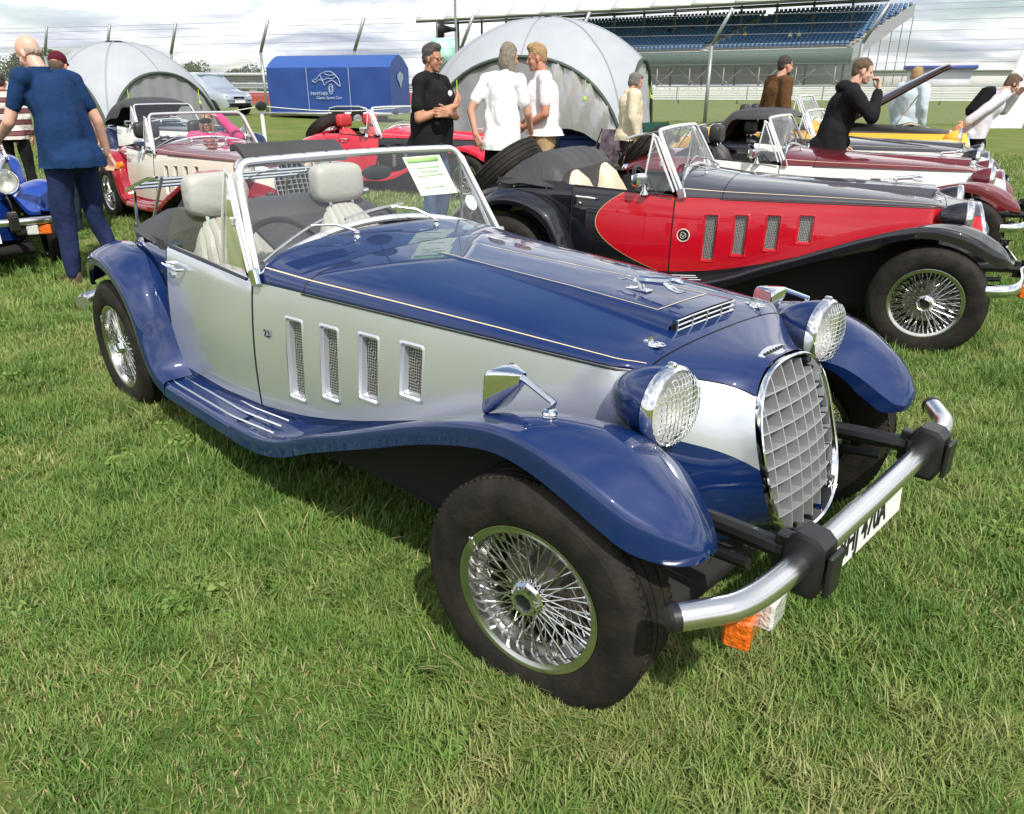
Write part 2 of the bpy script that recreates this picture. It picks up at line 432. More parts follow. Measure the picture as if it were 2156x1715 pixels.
def named(nm, ty):
    n = ng.nodes.new('GeometryNodeInputNamedAttribute'); n.data_type = ty; n.inputs[0].default_value = nm; return [o for o in n.outputs if o.enabled][0]
ng.links.new(gi.outputs[0], iop.inputs['Points']); ng.links.new(ci.outputs[0], iop.inputs['Instance']); iop.inputs['Pick Instance'].default_value = True
ng.links.new(named('pick', 'INT'), iop.inputs['Instance Index'])
er = ng.nodes.new('FunctionNodeEulerToRotation'); ng.links.new(named('rot', 'FLOAT_VECTOR'), er.inputs[0]); ng.links.new(er.outputs[0], iop.inputs['Rotation'])
ng.links.new(named('sca', 'FLOAT'), iop.inputs['Scale']); ng.links.new(iop.outputs[0], go.inputs[0])
md = grass.modifiers.new('scatter', 'NODES'); md.node_group = ng
# ------------------------------------------------------------------ the roadster: meshes built once, shared by every copy
# car axes: x forward (0 = front axle), y to the car's left, z up
CM = {}
XN = 0.285
def c_ysm(X): return ip(X, [-3.1, -2.95, -2.7, -2.4, -2.1, -1.7, -1.44, -.02, .08, .15, .2, .25, .29], [.37, .43, .51, .575, .597, .59, .572, .388, .365, .325, .285, .24, .205])
def c_top(X): return ip(X, [-1.42, -1.17, -.8, -.4, -.05, .1, .2, .29], [.893, .864, .848, .828, .803, .784, .770, .757])
def c_zs(X): return ip(X, [-1.5, 0, .1, .2, .29], [.767, .765, .742, .718, .694])
def c_zl(X): return ip(X, [-2.1, -1.7, -1.41, -1.2, -1.05, -.9, -.77, -.565, -.35, -.16, 0, .1, .2, .29], [.325, .312, .318, .338, .366, .40, .437, .495, .555, .60, .617, .60, .565, .528])
def c_zb(X): return ip(X, [-3, -1.4, -.5, 0, .2, .29], [.20, .19, .22, .26, .30, .325])
def c_k(X): return ip(X, [-.15, .0, .29], [0, .05, .30])
def c_w(X): return max(0.0, min(1.0, (X+.02)/.305))**1.4
def oval(z):
    t = abs((z-.541)/.218)
    return .194*max(0.0, 1-min(1, t)**2.7)**(1/2.7)
def c_pt(X, z, off=0.0):
    """point on the body side below the seam"""
    zs = c_zs(X); ys = c_ysm(X); zm = .42
    y = ys + .030*(1-((z-zm)/(zs-zm))**2)
    w = c_w(X); y = y*(1-w)+oval(z)*w if w > 0 else y
    return (X-c_k(X)*(z-.485), -(y+off), z)
def c_arch(X, a, off=0.0):
    """a in [-1,1] across the bonnet from near seam to far seam"""
    zs, zt, ys, w = c_zs(X), c_top(X), c_ysm(X), c_w(X)
    s = abs(a); ph = (1-s)*pi/2; n = 2.25
    ya = ys*cos(ph)**(2/n) if s > 0 else 0.0
    za = zs+(zt-zs)*sin(ph)**(2/n)
    if w > 0:
        p0 = math.asin(min(1, ((zs-.541)/.218)**1.35)); p = p0+(pi/2-p0)*(1-s)
        zo = .541+.218*sin(p)**(1/1.35); yo = .194*max(0, cos(p))**(1/1.35) if s > 0 else 0
        ya = ya*(1-w)+yo*w; za = za*(1-w)+zo*w
    z = za+off
    return (X-c_k(X)*(z-.485), ya*(-1 if a < 0 else 1)*(-1)*-1 if a >= 0 else -ya, z)
def bon_z(x, y):
    X = x + c_k(x)*(.31)
    lo, hi = 0.0, 1.0
    for _ in range(30):
        m = (lo+hi)/2
        if c_arch(X, m)[1] < abs(y): lo = m
        else: hi = m
    return c_arch(X, lo)[2]
def mirror(mb):
    o = MB(); o.v = [(x, -y, z) for x, y, z in mb.v]; o.f = [q[::-1] for q in mb.f]; return o
def both(name, mb, split=False, **k):
    f = (lambda q: q.pieces(name, **k)) if split else (lambda q: q.mesh(name, **k))
    CM[name+'_r'] = f(mb); CM[name+'_l'] = f(mirror(mb))

def build_car_meshes():
    # --- front side panel with four vent openings
    vents = [(-1.262, -1.174, .393, .677), (-1.088, -1.0, .434, .682), (-.908, -.818, .476, .689), (-.729, -.636, .529, .696)]
    xs = []; vb = []; vt = []
    def add(x, b, t): xs.append(x); vb.append(b); vt.append(t)
    for x in np.linspace(-1.438, -1.275, 5): add(x, .393, .677)
    for i, (a, b, lo, hi) in enumerate(vents):
        add(a, lo, hi); add((a+b)/2, lo, hi); add(b, lo, hi)
        if i < 3:
            nx = vents[i+1]
            for t in (.3, .7): add(b+(nx[0]-b)*t, lo+(nx[2]-lo)*t, hi+(nx[3]-hi)*t)
    for x in np.linspace(-.60, XN, 34):
        zl, zs = c_zl(x), c_zs(x)
        add(x, ip(x, [-.6, -.2, .3], [.56, zl+(zs-zl)*.45, zl+(zs-zl)*.45]), ip(x, [-.6, -.2, .3], [.70, zl+(zs-zl)*.7, zl+(zs-zl)*.7]))
    G = []
    for x, b, t in zip(xs, vb, vt):
        zl, zs = c_zl(x), c_zs(x)
        zz = list(np.linspace(zl, b, 5))+list(np.linspace(b, t, 6))[1:]+list(np.linspace(t, zs, 5))[1:]
        G.append([c_pt(x, z) for z in zz])
    mb = MB(); G = np.array(G); na, nb = G.shape[:2]
    hole = set()
    for i, x in enumerate(xs[:-1]):
        for a, b, lo, hi in vents:
            if x >= a-1e-6 and x < b-1e-6: hole.add(i)
    fs = []
    for i in range(na-1):
        for j in range(nb-1):
            if i in hole and 4 <= j < 9: continue
            fs.append((i*nb+j, i*nb+j+1, (i+1)*nb+j+1, (i+1)*nb+j)[::-1])
    mb.add(G.reshape(-1, 3), fs)
    both('side', mb)
    fr = MB(); ms = MB()
    for a, b, lo, hi in vents:
        def ring(ins, dep, r):
            P = []
            x0, x1, z0, z1 = a+ins, b-ins, lo+ins, hi-ins
            for cx, cz, t0 in ((x1-r, z1-r, 0), (x0+r, z1-r, pi/2), (x0+r, z0+r, pi), (x1-r, z0+r, 1.5*pi)):
                for k in range(4):
                    t = t0+k*pi/6
                    x, z = cx+r*cos(t), cz+r*sin(t)
                    p = c_pt(x, z, -dep); P.append(p)
            return P
        rows = [ring(-.005, -.0005, .012), ring(-.004, -.002, .012), ring(.003, -.002, .010), ring(.007, .006, .009), ring(.011, .006, .008), ring(.013, .026, .007)]
        fr.grid(rows, closed_v=True)
        p = ring(.012, .022, .007); ms.add(p, [tuple(range(len(p)))])
    both('vent_frame', fr, True, sharp=50); both('vent_mesh', ms, True, smooth=False)
    # --- lower panel (below the two-tone line)
    mb = MB(); mb.grid([[c_pt(x, z, -.001) for z in np.linspace(c_zb(x) if x > -.05 else c_zl(x)-.05, c_zl(x), 7)] for x in np.linspace(-1.438, XN, 50)], flip=True); both('valance', mb)
    mb = MB(); mb.grid([[c_pt(x, z, -.004) for z in np.linspace(c_zb(x), c_zl(x)-.045, 5)] for x in np.linspace(-1.438, .02, 30)], flip=True); both('inner_side', mb)
    # --- bonnet, nose, scuttle
    def sheet(x0, x1, nx, off=.003, na=28, edge=None):
        m = MB(); A = np.linspace(-1, 1, 2*na+1)
        rows = []
        for x in np.linspace(x0, x1, nx): rows.append([c_arch(x, a, off) for a in A])
        m.grid(rows, flip=False); return m
    b = sheet(-1.165, .052, 50)
    # turned-down rim of the bonnet
    A = np.linspace(-1, 1, 57)
    CM['bonnet'] = b.mesh('bonnet')
    n_ = sheet(.058, XN, 12); CM['nose'] = n_.mesh('nose')
    s_ = sheet(-1.425, -1.171, 10, .003); CM['scuttle'] = s_.mesh('scuttle')
    u = sheet(-1.42, .25, 40, -.012); CM['inner_shell'] = u.mesh('inner_shell')
    # dark seam strips
    sm = MB()
    for sg in (-1, 1):
        sm.tube([(p[0], p[1]*1.0+sg*.001, p[2]-.004) for p in [c_arch(x, sg*.999, 0) for x in np.linspace(-1.18, .05, 40)]], .0035, 5)
    sm.tube([tuple(Vector(c_arch(.055, a, .0005))) for a in A], .0028, 5)
    sm.tube([tuple(Vector(c_arch(-1.168, a, .0005))) for a in A], .0028, 5)
    CM['seam'] = sm.mesh('seam')
    # pinstripes
    ps = MB()
    for sg in (-1, 1):
        L = []
        for x in np.linspace(-1.40, .04, 60):
            L.append([c_arch(x, sg*.80, .0045), c_arch(x, sg*.785, .0045)])
        ps.grid(L, flip=sg > 0)
    CM['pinstripe'] = ps.pieces('pinstripe')
    # --- scoop on the bonnet
    def sc_half(x): return ip(x, [-1.05, -.05], [.115, .150])
    def sc_h(x): return .032*max(0, (x+1.05)/1.0)**1.3+.0005
    X0, X1 = -1.05, -.045
    rows = []
    prof = [(-1.0, 0), (-.97, .25), (-.93, .75), (-.89, .98), (-.8, 1.0), (-.4, 1.03), (0, 1.04), (.4, 1.03), (.8, 1.0), (.89, .98), (.93, .75), (.97, .25), (1.0, 0)]
    for x in np.linspace(X0, X1, 24):
        rows.append([(x+(.02 if h > .5 and x > X1-.01 else 0), q*sc_half(x), bon_z(x, q*sc_half(x))+.0025+h*sc_h(x)) for q, h in prof])
    m = MB(); m.grid(rows, flip=False); CM['scoop'] = m.mesh('scoop', sharp=60)
    m = MB(); xf = X1+.004
    m.grid([[(xf, q*.145, bon_z(xf, q*.145)-.004) for q in np.linspace(-1, 1, 9)], [(xf+.006, q*.145, bon_z(xf, q*.145)+.031) for q in np.linspace(-1, 1, 9)]]); CM['scoop_dark'] = m.mesh('scoop_dark')
    m = MB()
    for h in (.004, .017, .030):
        m.tube([(xf+.016, q*.142, bon_z(xf, q*.142)+h) for q in np.linspace(-1, 1, 9)], .0028, 6)
    for q in (-1, -.5, 0, .5, 1): m.tube([(xf+.018, q*.142, bon_z(xf, q*.142)+h) for h in (0, .031)], .0026, 6)
    CM['scoop_grille'] = m.mesh('scoop_grille')
    ps = MB()
    for sg in (-1, 1):
        ps.grid([[(x, sg*(sc_half(x)*.80+e), bon_z(x, sc_half(x)*.8)+.0025+sc_h(x)*1.02+.001) for e in (-.0017, .0017)] for x in np.linspace(-1.0, -.1, 24)], flip=sg < 0)
    ps.grid([[(-.1+e, q*.117, bon_z(-.1, q*.117)+.0028+sc_h(-.1)*1.035+.001) for e in (-.0017, .0017)] for q in np.linspace(-1, 1, 9)])
    CM['scoop_stripe'] = ps.pieces('scoop_stripe')
    # --- mascot: leaping cat
    m = MB(); bz = bon_z(-.19, 0)+.034
    def cat(pts, rs): m.tube([(-.19+x, y, bz+z) for x, y, z in pts], rs, 8)
    cat([(-.075, 0, .020), (-.055, 0, .028), (-.02, 0, .031), (.02, 0, .035), (.045, 0, .040)], [.007, .0125, .0105, .0125, .009])
    cat([(.04, 0, .040), (.06, 0, .046), (.075, 0, .044), (.086, 0, .040)], [.008, .0105, .009, .004])
    for s in (-1, 1):
        cat([(.03, s*.006, .033), (.05, s*.008, .022), (.075, s*.008, .016), (.09, s*.008, .018)], [.007, .006, .0045, .003])
        cat([(-.06, s*.007, .024), (-.05, s*.009, .008), (-.075, s*.009, .001), (-.095, s*.009, .0)], [.009, .007, .005, .004])
    cat([(-.08, 0, .022), (-.10, 0, .026), (-.12, 0, .018), (-.135, 0, .022)], [.004, .0032, .003, .002])
    m.box((-.235, 0, bz+.001), (.05, .03, .006), bev=.002)
    CM['mascot'] = m.mesh('mascot')
    # --- bonnet latches
    m = MB()
    for sg in (-1, 1):
        y = sg*.25; x = -.015; z = bon_z(x, y)+.003
        m.lathe([(.0, .010), (.012, .009), (.017, .004), (.018, 0)], 14, 'z', (x, y, z)); m.lathe([(.006, .02), (.007, .008), (.007, 0)], 8, 'z', (x-.012, y, z))
        m.tube([(x+.012+.017*cos(t), y+.012*sin(t), z+.005) for t in np.linspace(0, 2*pi, 13)], .0022, 6); m.box((x-.022, y, z+.004), (.02, .014, .006), bev=.002)
    CM['latch'] = m.pieces('latch', 'y')
    # --- nose badge (winged shield)
    pts = [(0, -.062), (.018, -.058), (.02, -.03), (.036, -.02), (.040, 0), (.036, .02), (.02, .03), (.018, .058), (0, .062), (-.008, .03), (-.012, .0), (-.008, -.03)]
    m = MB(); top = []; lo = []
    for a, b in pts:
        x = .165+a*.85; z = bon_z(min(x, .2), b)
        lo.append((x, b, z+.001-(x-.165)*.05)); top.append((x, b*.97, z+.006-(x-.165)*.05))
    k = len(pts); m.add(lo+top, [tuple(range(k, 2*k))[::-1]]+[(i, i+k, (i+1) % k+k, (i+1) % k) for i in range(k)])
    CM['badge'] = m.mesh('badge', sharp=30)
    m = MB()
    for q in np.linspace(-.045, .045, 7): m.box((.176, q, bon_z(.176, q)+.0062), (.010, .007, .002), R3('Y', .08))
    CM['badge_letters'] = m.mesh('badge_letters', False)
    # --- grille
    def gp(z, y, d=0.0): return (XN+.005+d-.30*(z-.485), y, z+d*.28)
    def ovalpts(sc, d, n=64):
        P = []
        for i in range(n):
            t = 2*pi*i/n; c_, s_ = cos(t), sin(t)
            P.append(gp(.541+.218*sc*math.copysign(abs(s_)**(1/1.35), s_), .194*sc*math.copysign(abs(c_)**(1/1.35), c_), d))
        return P
    m = MB(); m.grid([ovalpts(.985, -.02), ovalpts(1.0, .002), ovalpts(.995, .010), ovalpts(.980, .013), ovalpts(.962, .008), ovalpts(.956, -.03)], closed_v=True, flip=True); CM['grille_surround'] = m.mesh('grille_surround')
    m = MB(); p = ovalpts(.93, -.075); m.add(p, [tuple(range(len(p)))]); CM['grille_back'] = m.mesh('grille_back', False)
    CM['grille_bars'] = []
    def bow(y, z): return .014-.022*(y/.19)**2-.016*((z-.541)/.2)**2
    for y in np.linspace(-.19, .19, 8)[1:-1]:
        t = min(1, abs(y)/(.194*.925)); h = .218*.925*(1-t**2.7)**(1/2.7); m = MB()
        zz = np.linspace(.541-h, .541+h, 14); th = .0017
        G = [[gp(z, y-th, -.05), gp(z, y-th, bow(y, z)), gp(z, y+th, bow(y, z)), gp(z, y+th, -.05)] for z in zz]
        m.grid(G); CM['grille_bars'].append(m.mesh('grille_bar', sharp=30))
    for z in np.linspace(.541-.19, .541+.19, 10)[1:-1]:
        t = abs(z-.541)/(.218*.925); w = .194*.925*(1-t**2.7)**(1/2.7); m = MB()
        yy = np.linspace(-w, w, 12); th = .0017
        G = [[gp(z-th, y, -.05), gp(z-th, y, bow(y, z)+.001), gp(z+th, y, bow(y, z)+.001), gp(z+th, y, -.05)] for y in yy]
        m.grid(G); CM['grille_bars'].append(m.mesh('grille_bar', sharp=30))
    # --- front wing
    st = [ # x, inner(y,z), mid(y,z), crown(y,z), crease(y,z), lip(y,z)
        (-1.45, (.578, .297), (.61, .289), (.67, .283), (.726, .274), (.732, .221)),
        (-1.32, (.575, .300), (.61, .291), (.67, .286), (.727, .279), (.733, .226)),
        (-1.19, (.563, .312), (.61, .302), (.67, .299), (.729, .300), (.735, .247)),
        (-1.05, (.546, .342), (.60, .333), (.67, .334), (.732, .344), (.737, .291)),
        (-.88, (.525, .395), (.59, .395), (.665, .405), (.734, .418), (.739, .366)),
        (-.70, (.497, .448), (.57, .462), (.655, .480), (.735, .487), (.740, .437)),
        (-.52, (.472, .50), (.55, .53), (.645, .556), (.735, .559), (.740, .508)),
        (-.36, (.45, .545), (.535, .588), (.635, .620), (.735, .622), (.740, .572)),
        (-.20, (.427, .583), (.52, .64), (.625, .678), (.735, .674), (.740, .624)),
        (-.08, (.41, .604), (.505, .668), (.62, .709), (.735, .698), (.740, .648)),
        (.02, (.402, .617), (.50, .682), (.615, .721), (.734, .694), (.739, .640)),
        (.11, (.41, .622), (.50, .684), (.61, .715), (.730, .672), (.735, .612)),
        (.19, (.432, .612), (.512, .665), (.605, .690), (.718, .638), (.724, .574)),
        (.25, (.452, .582), (.525, .632), (.60, .655), (.698, .603), (.705, .538)),
        (.30, (.472, .545), (.535, .597), (.595, .620), (.668, .578), (.676, .520)),
        (.335, (.497, .517), (.545, .562), (.588, .582), (.635, .552), (.643, .510)),
        (.357, (.528, .507), (.555, .534), (.58, .545), (.606, .529), (.610, .508)),
        (.364, (.560, .510), (.567, .518), (.575, .522), (.583, .518), (.585, .510))]
    G = []
    for s in st:
        i_, m_, c_, e_, l_ = s[1:]
        sh_ = (e_[0]-.030*min(1, (e_[0]-c_[0])/.08), e_[1]+.30*(c_[1]-e_[1])+.004)
        G.append([(s[0], -q[0], q[1]) for q in (i_, m_, (c_[0], c_[1]-.006), sh_, e_, l_)])
    D = crg(G, 5, 5)
    m = MB(); m.grid(D, flip=False)
    # rolled-under lip and inner flange
    lip = D[:, -1]; inn = np.array([[p[0], p[1]+.016, p[2]+.004] for p in lip]); m.grid(np.stack([lip, inn], 1))
    k0 = int(len(D)*.62)
    ie = D[k0:, 0]; dn = np.array([[p[0]-.006, p[1]-.004, max(p[2]-.05*min(1, i/12), .485)] for i, p in enumerate(ie)]); m.grid(np.stack([dn, ie], 1))
    both('front_wing', m)
    m = MB(); m.grid(np.stack([D[5:-6, 2]+[0, 0, -.03], D[5:-6, 10]+[0, 0, -.02], D[5:-6, 20]+[0, .02, -.01]], 1)); both('wing_liner', m)
    # --- running board
    rows = []
    for x in np.linspace(-2.02, -1.447, 10):
        rows.append([(x, -.568, .330), (x, -.574, .300), (x, -.585, .290), (x, -.64, .287), (x, -.705, .281), (x, -.722, .276), (x, -.73, .262), (x, -.732, .222), (x, -.716, .220)])
    m = MB(); m.grid(rows); both('running_board', m, sharp=50)
    m = MB()
    for i, (x0, x1, y) in enumerate(((-1.99, -1.27, .605), (-1.99, -1.25, .648), (-2.0, -1.22, .695))):
        pts = [(x, -(y-.02*ip(x, [-1.5, -1.2], [0, 1])), .2915-(y-.6)*.06+ip(x, [-1.5, -1.2], [0, .016])) for x in np.linspace(x0, x1, 14)]
        m.tube(pts, .0042, 6)
    both('tread_strip', m, True)
    # --- rear wing
    rw = [((-1.97, .575, .305), (-1.99, .62, .296), (-2.0, .67, .29), (-2.01, .728, .283), (-2.02, .732, .225)),
          ((-2.035, .585, .37), (-2.045, .64, .352), (-2.06, .69, .342), (-2.085, .738, .325), (-2.115, .742, .285)),
          ((-2.09, .592, .48), (-2.09, .64, .465), (-2.10, .69, .448), (-2.13, .744, .42), (-2.168, .746, .40)),
          ((-2.135, .596, .575), (-2.125, .64, .565), (-2.125, .69, .548), (-2.155, .745, .517), (-2.193, .747, .497)),
          ((-2.21, .596, .675), (-2.20, .64, .672), (-2.20, .69, .655), (-2.222, .745, .618), (-2.25, .747, .583)),
          ((-2.32, .592, .735), (-2.32, .64, .735), (-2.32, .69, .719), (-2.325, .743, .683), (-2.34, .745, .645)),
          ((-2.43, .585, .757), (-2.43, .635, .760), (-2.43, .685, .746), (-2.43, .740, .715), (-2.43, .742, .675)),
          ((-2.54, .575, .762), (-2.54, .625, .766), (-2.54, .675, .752), (-2.535, .735, .722), (-2.53, .738, .684)),
          ((-2.65, .56, .748), (-2.65, .61, .752), (-2.645, .665, .738), (-2.635, .727, .706), (-2.62, .731, .668)),
          ((-2.755, .54, .70), (-2.75, .59, .704), (-2.74, .65, .692), (-2.725, .715, .662), (-2.70, .72, .63)),
          ((-2.83, .515, .625), (-2.825, .565, .628), (-2.815, .63, .615), (-2.79, .70, .59), (-2.765, .705, .572)),
          ((-2.85, .505, .575), (-2.845, .56, .576), (-2.835, .62, .568), (-2.81, .69, .552), (-2.79, .695, .545))]
    G = [[(x, -y, z) for x, y, z in s] for s in rw]; D = crg(G, 5, 5); m = MB(); m.grid(D, flip=True)
    lip = D[:, -1]; inn = np.array([[p[0]-(.004 if p[0] > -2.5 else -.004), p[1]+.018, p[2]] for p in lip]); m.grid(np.stack([lip, inn], 1), flip=True)
    both('rear_wing', m)
    m = MB(); m.tube([(-2.16, -.742, .455), (-2.16, -.747, .455)], .018, 14); m.v = [(-2.165+(x+2.16)*.5-.0, y+.055, z+.0) for x, y, z in m.v]
    both('round_reflector', m)
    # --- door
    rows = []
    for x in np.linspace(-2.095, -1.446, 12):
        zt = ip(x, [-2.1, -1.44], [.803, .770]); zb = c_zl(x)
        r = [c_pt(x, z, .001) for z in np.linspace(zb, zt-.012, 12)]
        y = r[-1][1]; r += [(x, y+.004, zt-.004), (x, y+.013, zt), (x, y+.03, zt)]
        rows.append(r)
    m = MB(); m.grid(rows, flip=True); both('door', m)
    m = MB(); m.tube([(-2.075, -.603, .742), (-2.06, -.628, .745), (-1.99, -.633, .742), (-1.935, -.628, .738), (-1.925, -.606, .736)], [.006, .009, .009, .0085, .006], 8)
    m.lathe([(0, .012), (.012, .010), (.014, 0)], 12, 'y', (-2.04, -.606, .70), R=R3('X', pi)); both('door_handle', m)
    rows = [[c_pt(x, z) for z in np.linspace(c_zb(x), c_zl(x), 4)] for x in np.linspace(-2.1, -1.438, 8)]
    m = MB(); m.grid(rows, flip=True); both('sill', m)
    # door gap
    m = MB()
    m.tube([c_pt(-1.442, z, .0005) for z in np.linspace(.31, .768, 12)], .003, 5); m.tube([c_pt(-2.099, z, .0005) for z in np.linspace(.32, .80, 12)], .003, 5); both('door_gap', m, True)
    # --- rear body / tail
    rows = []
    for X in np.linspace(-3.12, -2.101, 24):
        zt = ip(X, [-3.12, -3.0, -2.8, -2.6, -2.4, -2.1], [.56, .66, .745, .79, .80, .803]); ys = c_ysm(X); zb = ip(X, [-3.12, -2.9, -2.1], [.34, .24, .19])
        r = [(X, -(ys-.05*(1 - (z-zb)/(zt-zb))**3), z) for z in np.linspace(zb, zt-.06, 8)]
        for t in np.linspace(0, pi/2, 7)[1:]: r.append((X, -(ys-.09*(1-cos(t))), zt-.06+.06*sin(t)))
        rows.append(r)
    m = MB(); m.grid(rows, flip=True); both('rear_quarter', m)
    rows = []
    for X in np.linspace(-3.12, -2.42, 14):
        zt = ip(X, [-3.12, -3.0, -2.8, -2.6, -2.4], [.56, .66, .745, .79, .80]); ys = c_ysm(X)-.09
        rows.append([(X, y, zt+.05*(1-(y/ys)**2)) for y in np.linspace(-ys, ys, 13)])
    m = MB(); m.grid(rows)
    r0 = rows[0]; m.add([(-3.12, y, z) for _, y, z in r0]+[(-3.12, y, .34) for _, y, z in r0], [(i, i+1, i+14, i+13) for i in range(12)])
    CM['tail'] = m.mesh('tail')
    # --- floor / chassis / cockpit
    m = MB(); m.box((-1.35, 0, .20), (3.1, .95, .06)); m.box((-.35, 0, .33), (.8, .42, .22)); m.box((-2.6, 0, .3), (.7, .8, .2)); m.tube([(-2.55, -.6, .305), (-2.55, .6, .305)], .04, 8); m.tube([(0, -.6, .305), (0, .6, .305)], .03, 8)
    m.box((-.95, 0, .44), (.9, .8, .36))
    CM['chassis'] = m.mesh('chassis', False)
    m = MB()
    m.grid([[(x, y, .24+.0*y) for y in np.linspace(-.55, .55, 5)] for x in np.linspace(-2.42, -1.42, 5)])
    for s in (-1, 1): m.grid([[(x, s*.56, z) for z in np.linspace(.24, .80-.03, 4)] for x in np.linspace(-2.42, -1.42, 6)], flip=s > 0)
    m.grid([[(-2.42, y, z) for z in (.24, .80)] for y in np.linspace(-.56, .56, 6)]); m.box((-1.9, 0, .33), (1.0, .16, .2), bev=.02)
    CM['cockpit'] = m.mesh('cockpit', False)
    m = MB(); rows = []
    for y in np.linspace(-.555, .555, 15):
        zt = bon_z(-1.40, y*.97)-.004
        rows.append([(-1.41, y, zt), (-1.50, y, zt-.004), (-1.52, y, zt-.02), (-1.50, y, zt-.16), (-1.45, y, zt-.19)])
    m.grid(rows, flip=True); CM['dashboard'] = m.mesh('dashboard')
    m = MB(); cx, cy, cz = -1.70, -.29, .755; Rt = R3('Y', radians(62))
    m.tube([tuple(Vector((cx, cy, cz))+Rt @ Vector((.17*cos(t), .17*sin(t), 0))) for t in np.linspace(0, 2*pi, 33)], .012, 8)
    CM['steering_wheel'] = m.mesh('steering_wheel')
    m = MB(); 
    for t in (0, 2.1, 4.2): m.tube([(cx, cy, cz), tuple(Vector((cx, cy, cz))+Rt @ Vector((.165*cos(t+1.57), .165*sin(t+1.57), .0)))], .008, 6)
    m.tube([(cx, cy, cz), tuple(Vector((cx, cy, cz))+Vector((.25, 0, -.13)))], .02, 8); m.ell((cx, cy, cz), (.035, .035, .035), 10); CM['steering_spokes'] = m.mesh('steering_spokes')
    # --- seats
    def seat(side):
        cy = side*.30; P = MB(); w = .215
        rows = []
        for i, t in enumerate(np.linspace(0, 1, 12)):
            z = .34+.52*t; x = -1.98-.22*t; hw = w*(1-.30*max(0, (t-.62)/.38)**2.2)
            row = []
            for q in np.linspace(-1, 1, 41):
                d = .06*(1-abs(q)**5)*(1-.9*max(0, (t-.86)/.14)**2)-.016*((1-abs(sin(q*pi*5.0)))**3 if abs(q) < .74 else 0) + (.018 if .78 < abs(q) < .97 else 0)
                row.append((x+d, cy+q*hw, z-.13*max(0, (t-.55)/.45)*abs(q)**3.2+.012*max(0, (t-.8)/.2)))
            rows.append(row)
        P.grid(rows, flip=False)
        back = [[(p[0]-.11+.05*abs(q)**3 if False else -1.98-.22*t-.06*(1-abs(q)**4), p[1], p[2]) for p, q in zip(row, np.linspace(-1, 1, 41))] for row, t in zip(rows, np.linspace(0, 1, 12))]
        P.grid(back, flip=True)
        P.grid([[r[0] for r in rows], [r[0] for r in back]]); P.grid([[r[-1] for r in back], [r[-1] for r in rows]]); P.grid([rows[-1], back[-1]])
        cu = MB(); rows = []
        for x in np.linspace(-1.98, -1.52, 9):
            t = (x+1.98)/.46
            rows.append([(x, cy+q*w, .36+.05*t+.05*(1-abs(q)**5)*(1-(2*abs(t-.5))**6)-.008*(abs(sin(q*pi*4.0))**8 if abs(q) < .8 else 0)) for q in np.linspace(-1, 1, 25)])
        cu.grid(rows); cu.box((-1.75, cy, .32), (.44, .41, .12), bev=.03)
        h = MB(); pts = []
        cx, cz = -2.235, .965
        n, mm = 20, 14
        vs = []
        for i in range(mm):
            a = pi*i/(mm-1)
            row = []
            for k in range(n):
                t = 2*pi*k/n
                sx = math.copysign(abs(cos(t))**.6, cos(t))*.058; sz = math.copysign(abs(sin(t))**.6, sin(t))*.088
                yy = -cos(a); yy = math.copysign(abs(yy)**.45, yy)*.13; s = abs(sin(a))**.4
                row.append((cx+sx*s-.2*(sz*s)*.25, cy+yy, cz+sz*s))
            vs.append(row)
        h.grid(vs, closed_v=True); ps = MB(); ps.tube([(-2.2, cy-.0, .84), (-2.225, cy, .93)], .01) if False else ps.tube([(-2.2, cy-.06, .84), (-2.225, cy-.06, .93)], .008); ps.tube([(-2.2, cy+.06, .84), (-2.225, cy+.06, .93)], .008)
        return P.mesh('seat_back'), cu.mesh('cushion'), h.mesh('headrest'), ps.pieces('headrest_post')
    CM['seat_r'] = seat(-1); CM['seat_l'] = seat(1)
    # --- windscreen
    def wx(z): return -1.40-(z-.793)*.555
    bl = [(-.571, .793)]
    zb = lambda y: .793+.117*(1-abs(y/.571)**2.1)
    path = []
    for y in np.linspace(-.571, .571, 25): path.append((y, zb(y)))
    TZ, TY = 1.141, .506
    path += [(.571-(.571-TY-.0)*t*0.9, .793+(TZ-.055-.793)*t) for t in (.33, .66, .95)]
    for t in np.linspace(0, pi/2, 6): path.append((TY-.05+.055*cos(t)-.004, TZ-.055+.055*sin(t)))
    path += [(y, TZ+.006*(1-(y/.45)**2)) for y in np.linspace(.43, -.43, 15)[1:-1]]
    for t in np.linspace(pi/2, pi, 6): path.append((-(TY-.05)+.055*cos(t)+.004, TZ-.055+.055*sin(t)))
    path += [(-(.571-(.571-TY)*t*.9), .793+(TZ-.055-.793)*t) for t in (.95, .66, .33)]
    P3 = [(wx(z), y, z) for y, z in path]; m = MB()
    npth = len(path); cy_, cz_ = 0, .98
    rows = []
    for i, (y, z) in enumerate(path):
        y0, z0 = path[i-1]; y1, z1 = path[(i+1) % npth]; ty, tz = y1-y0, z1-z0; l = hypot(ty, tz); ny, nz = tz/l, -ty/l
        r = []
        for a, b in ((-.011, -.006), (-.011, .006), (-.006, .011), (.006, .011), (.011, .006), (.011, -.006)):
            zz = z+nz*a; yy = y+ny*a
            r.append((wx(zz)+b*.87, yy, zz+b*.48))
        rows.append(r)
    m.grid(rows, closed_u=True, closed_v=True); CM['screen_frame'] = m.mesh('screen_frame', sharp=40)
    m = MB(); gy = np.linspace(-1, 1, 21); rows = []
    for t in np.linspace(0, 1, 10):
        row = []
        for q in gy:
            zlo = zb(q*.571)+.005; zhi = TZ-.004-.02*abs(q)**12; z = zlo+(zhi-zlo)*t; hw = .571-(.571-TY)*(z-.793)/(TZ-.793)-.006; row.append((wx(z)+.003*(1-q*q), q*hw, z))
        rows.append(row)
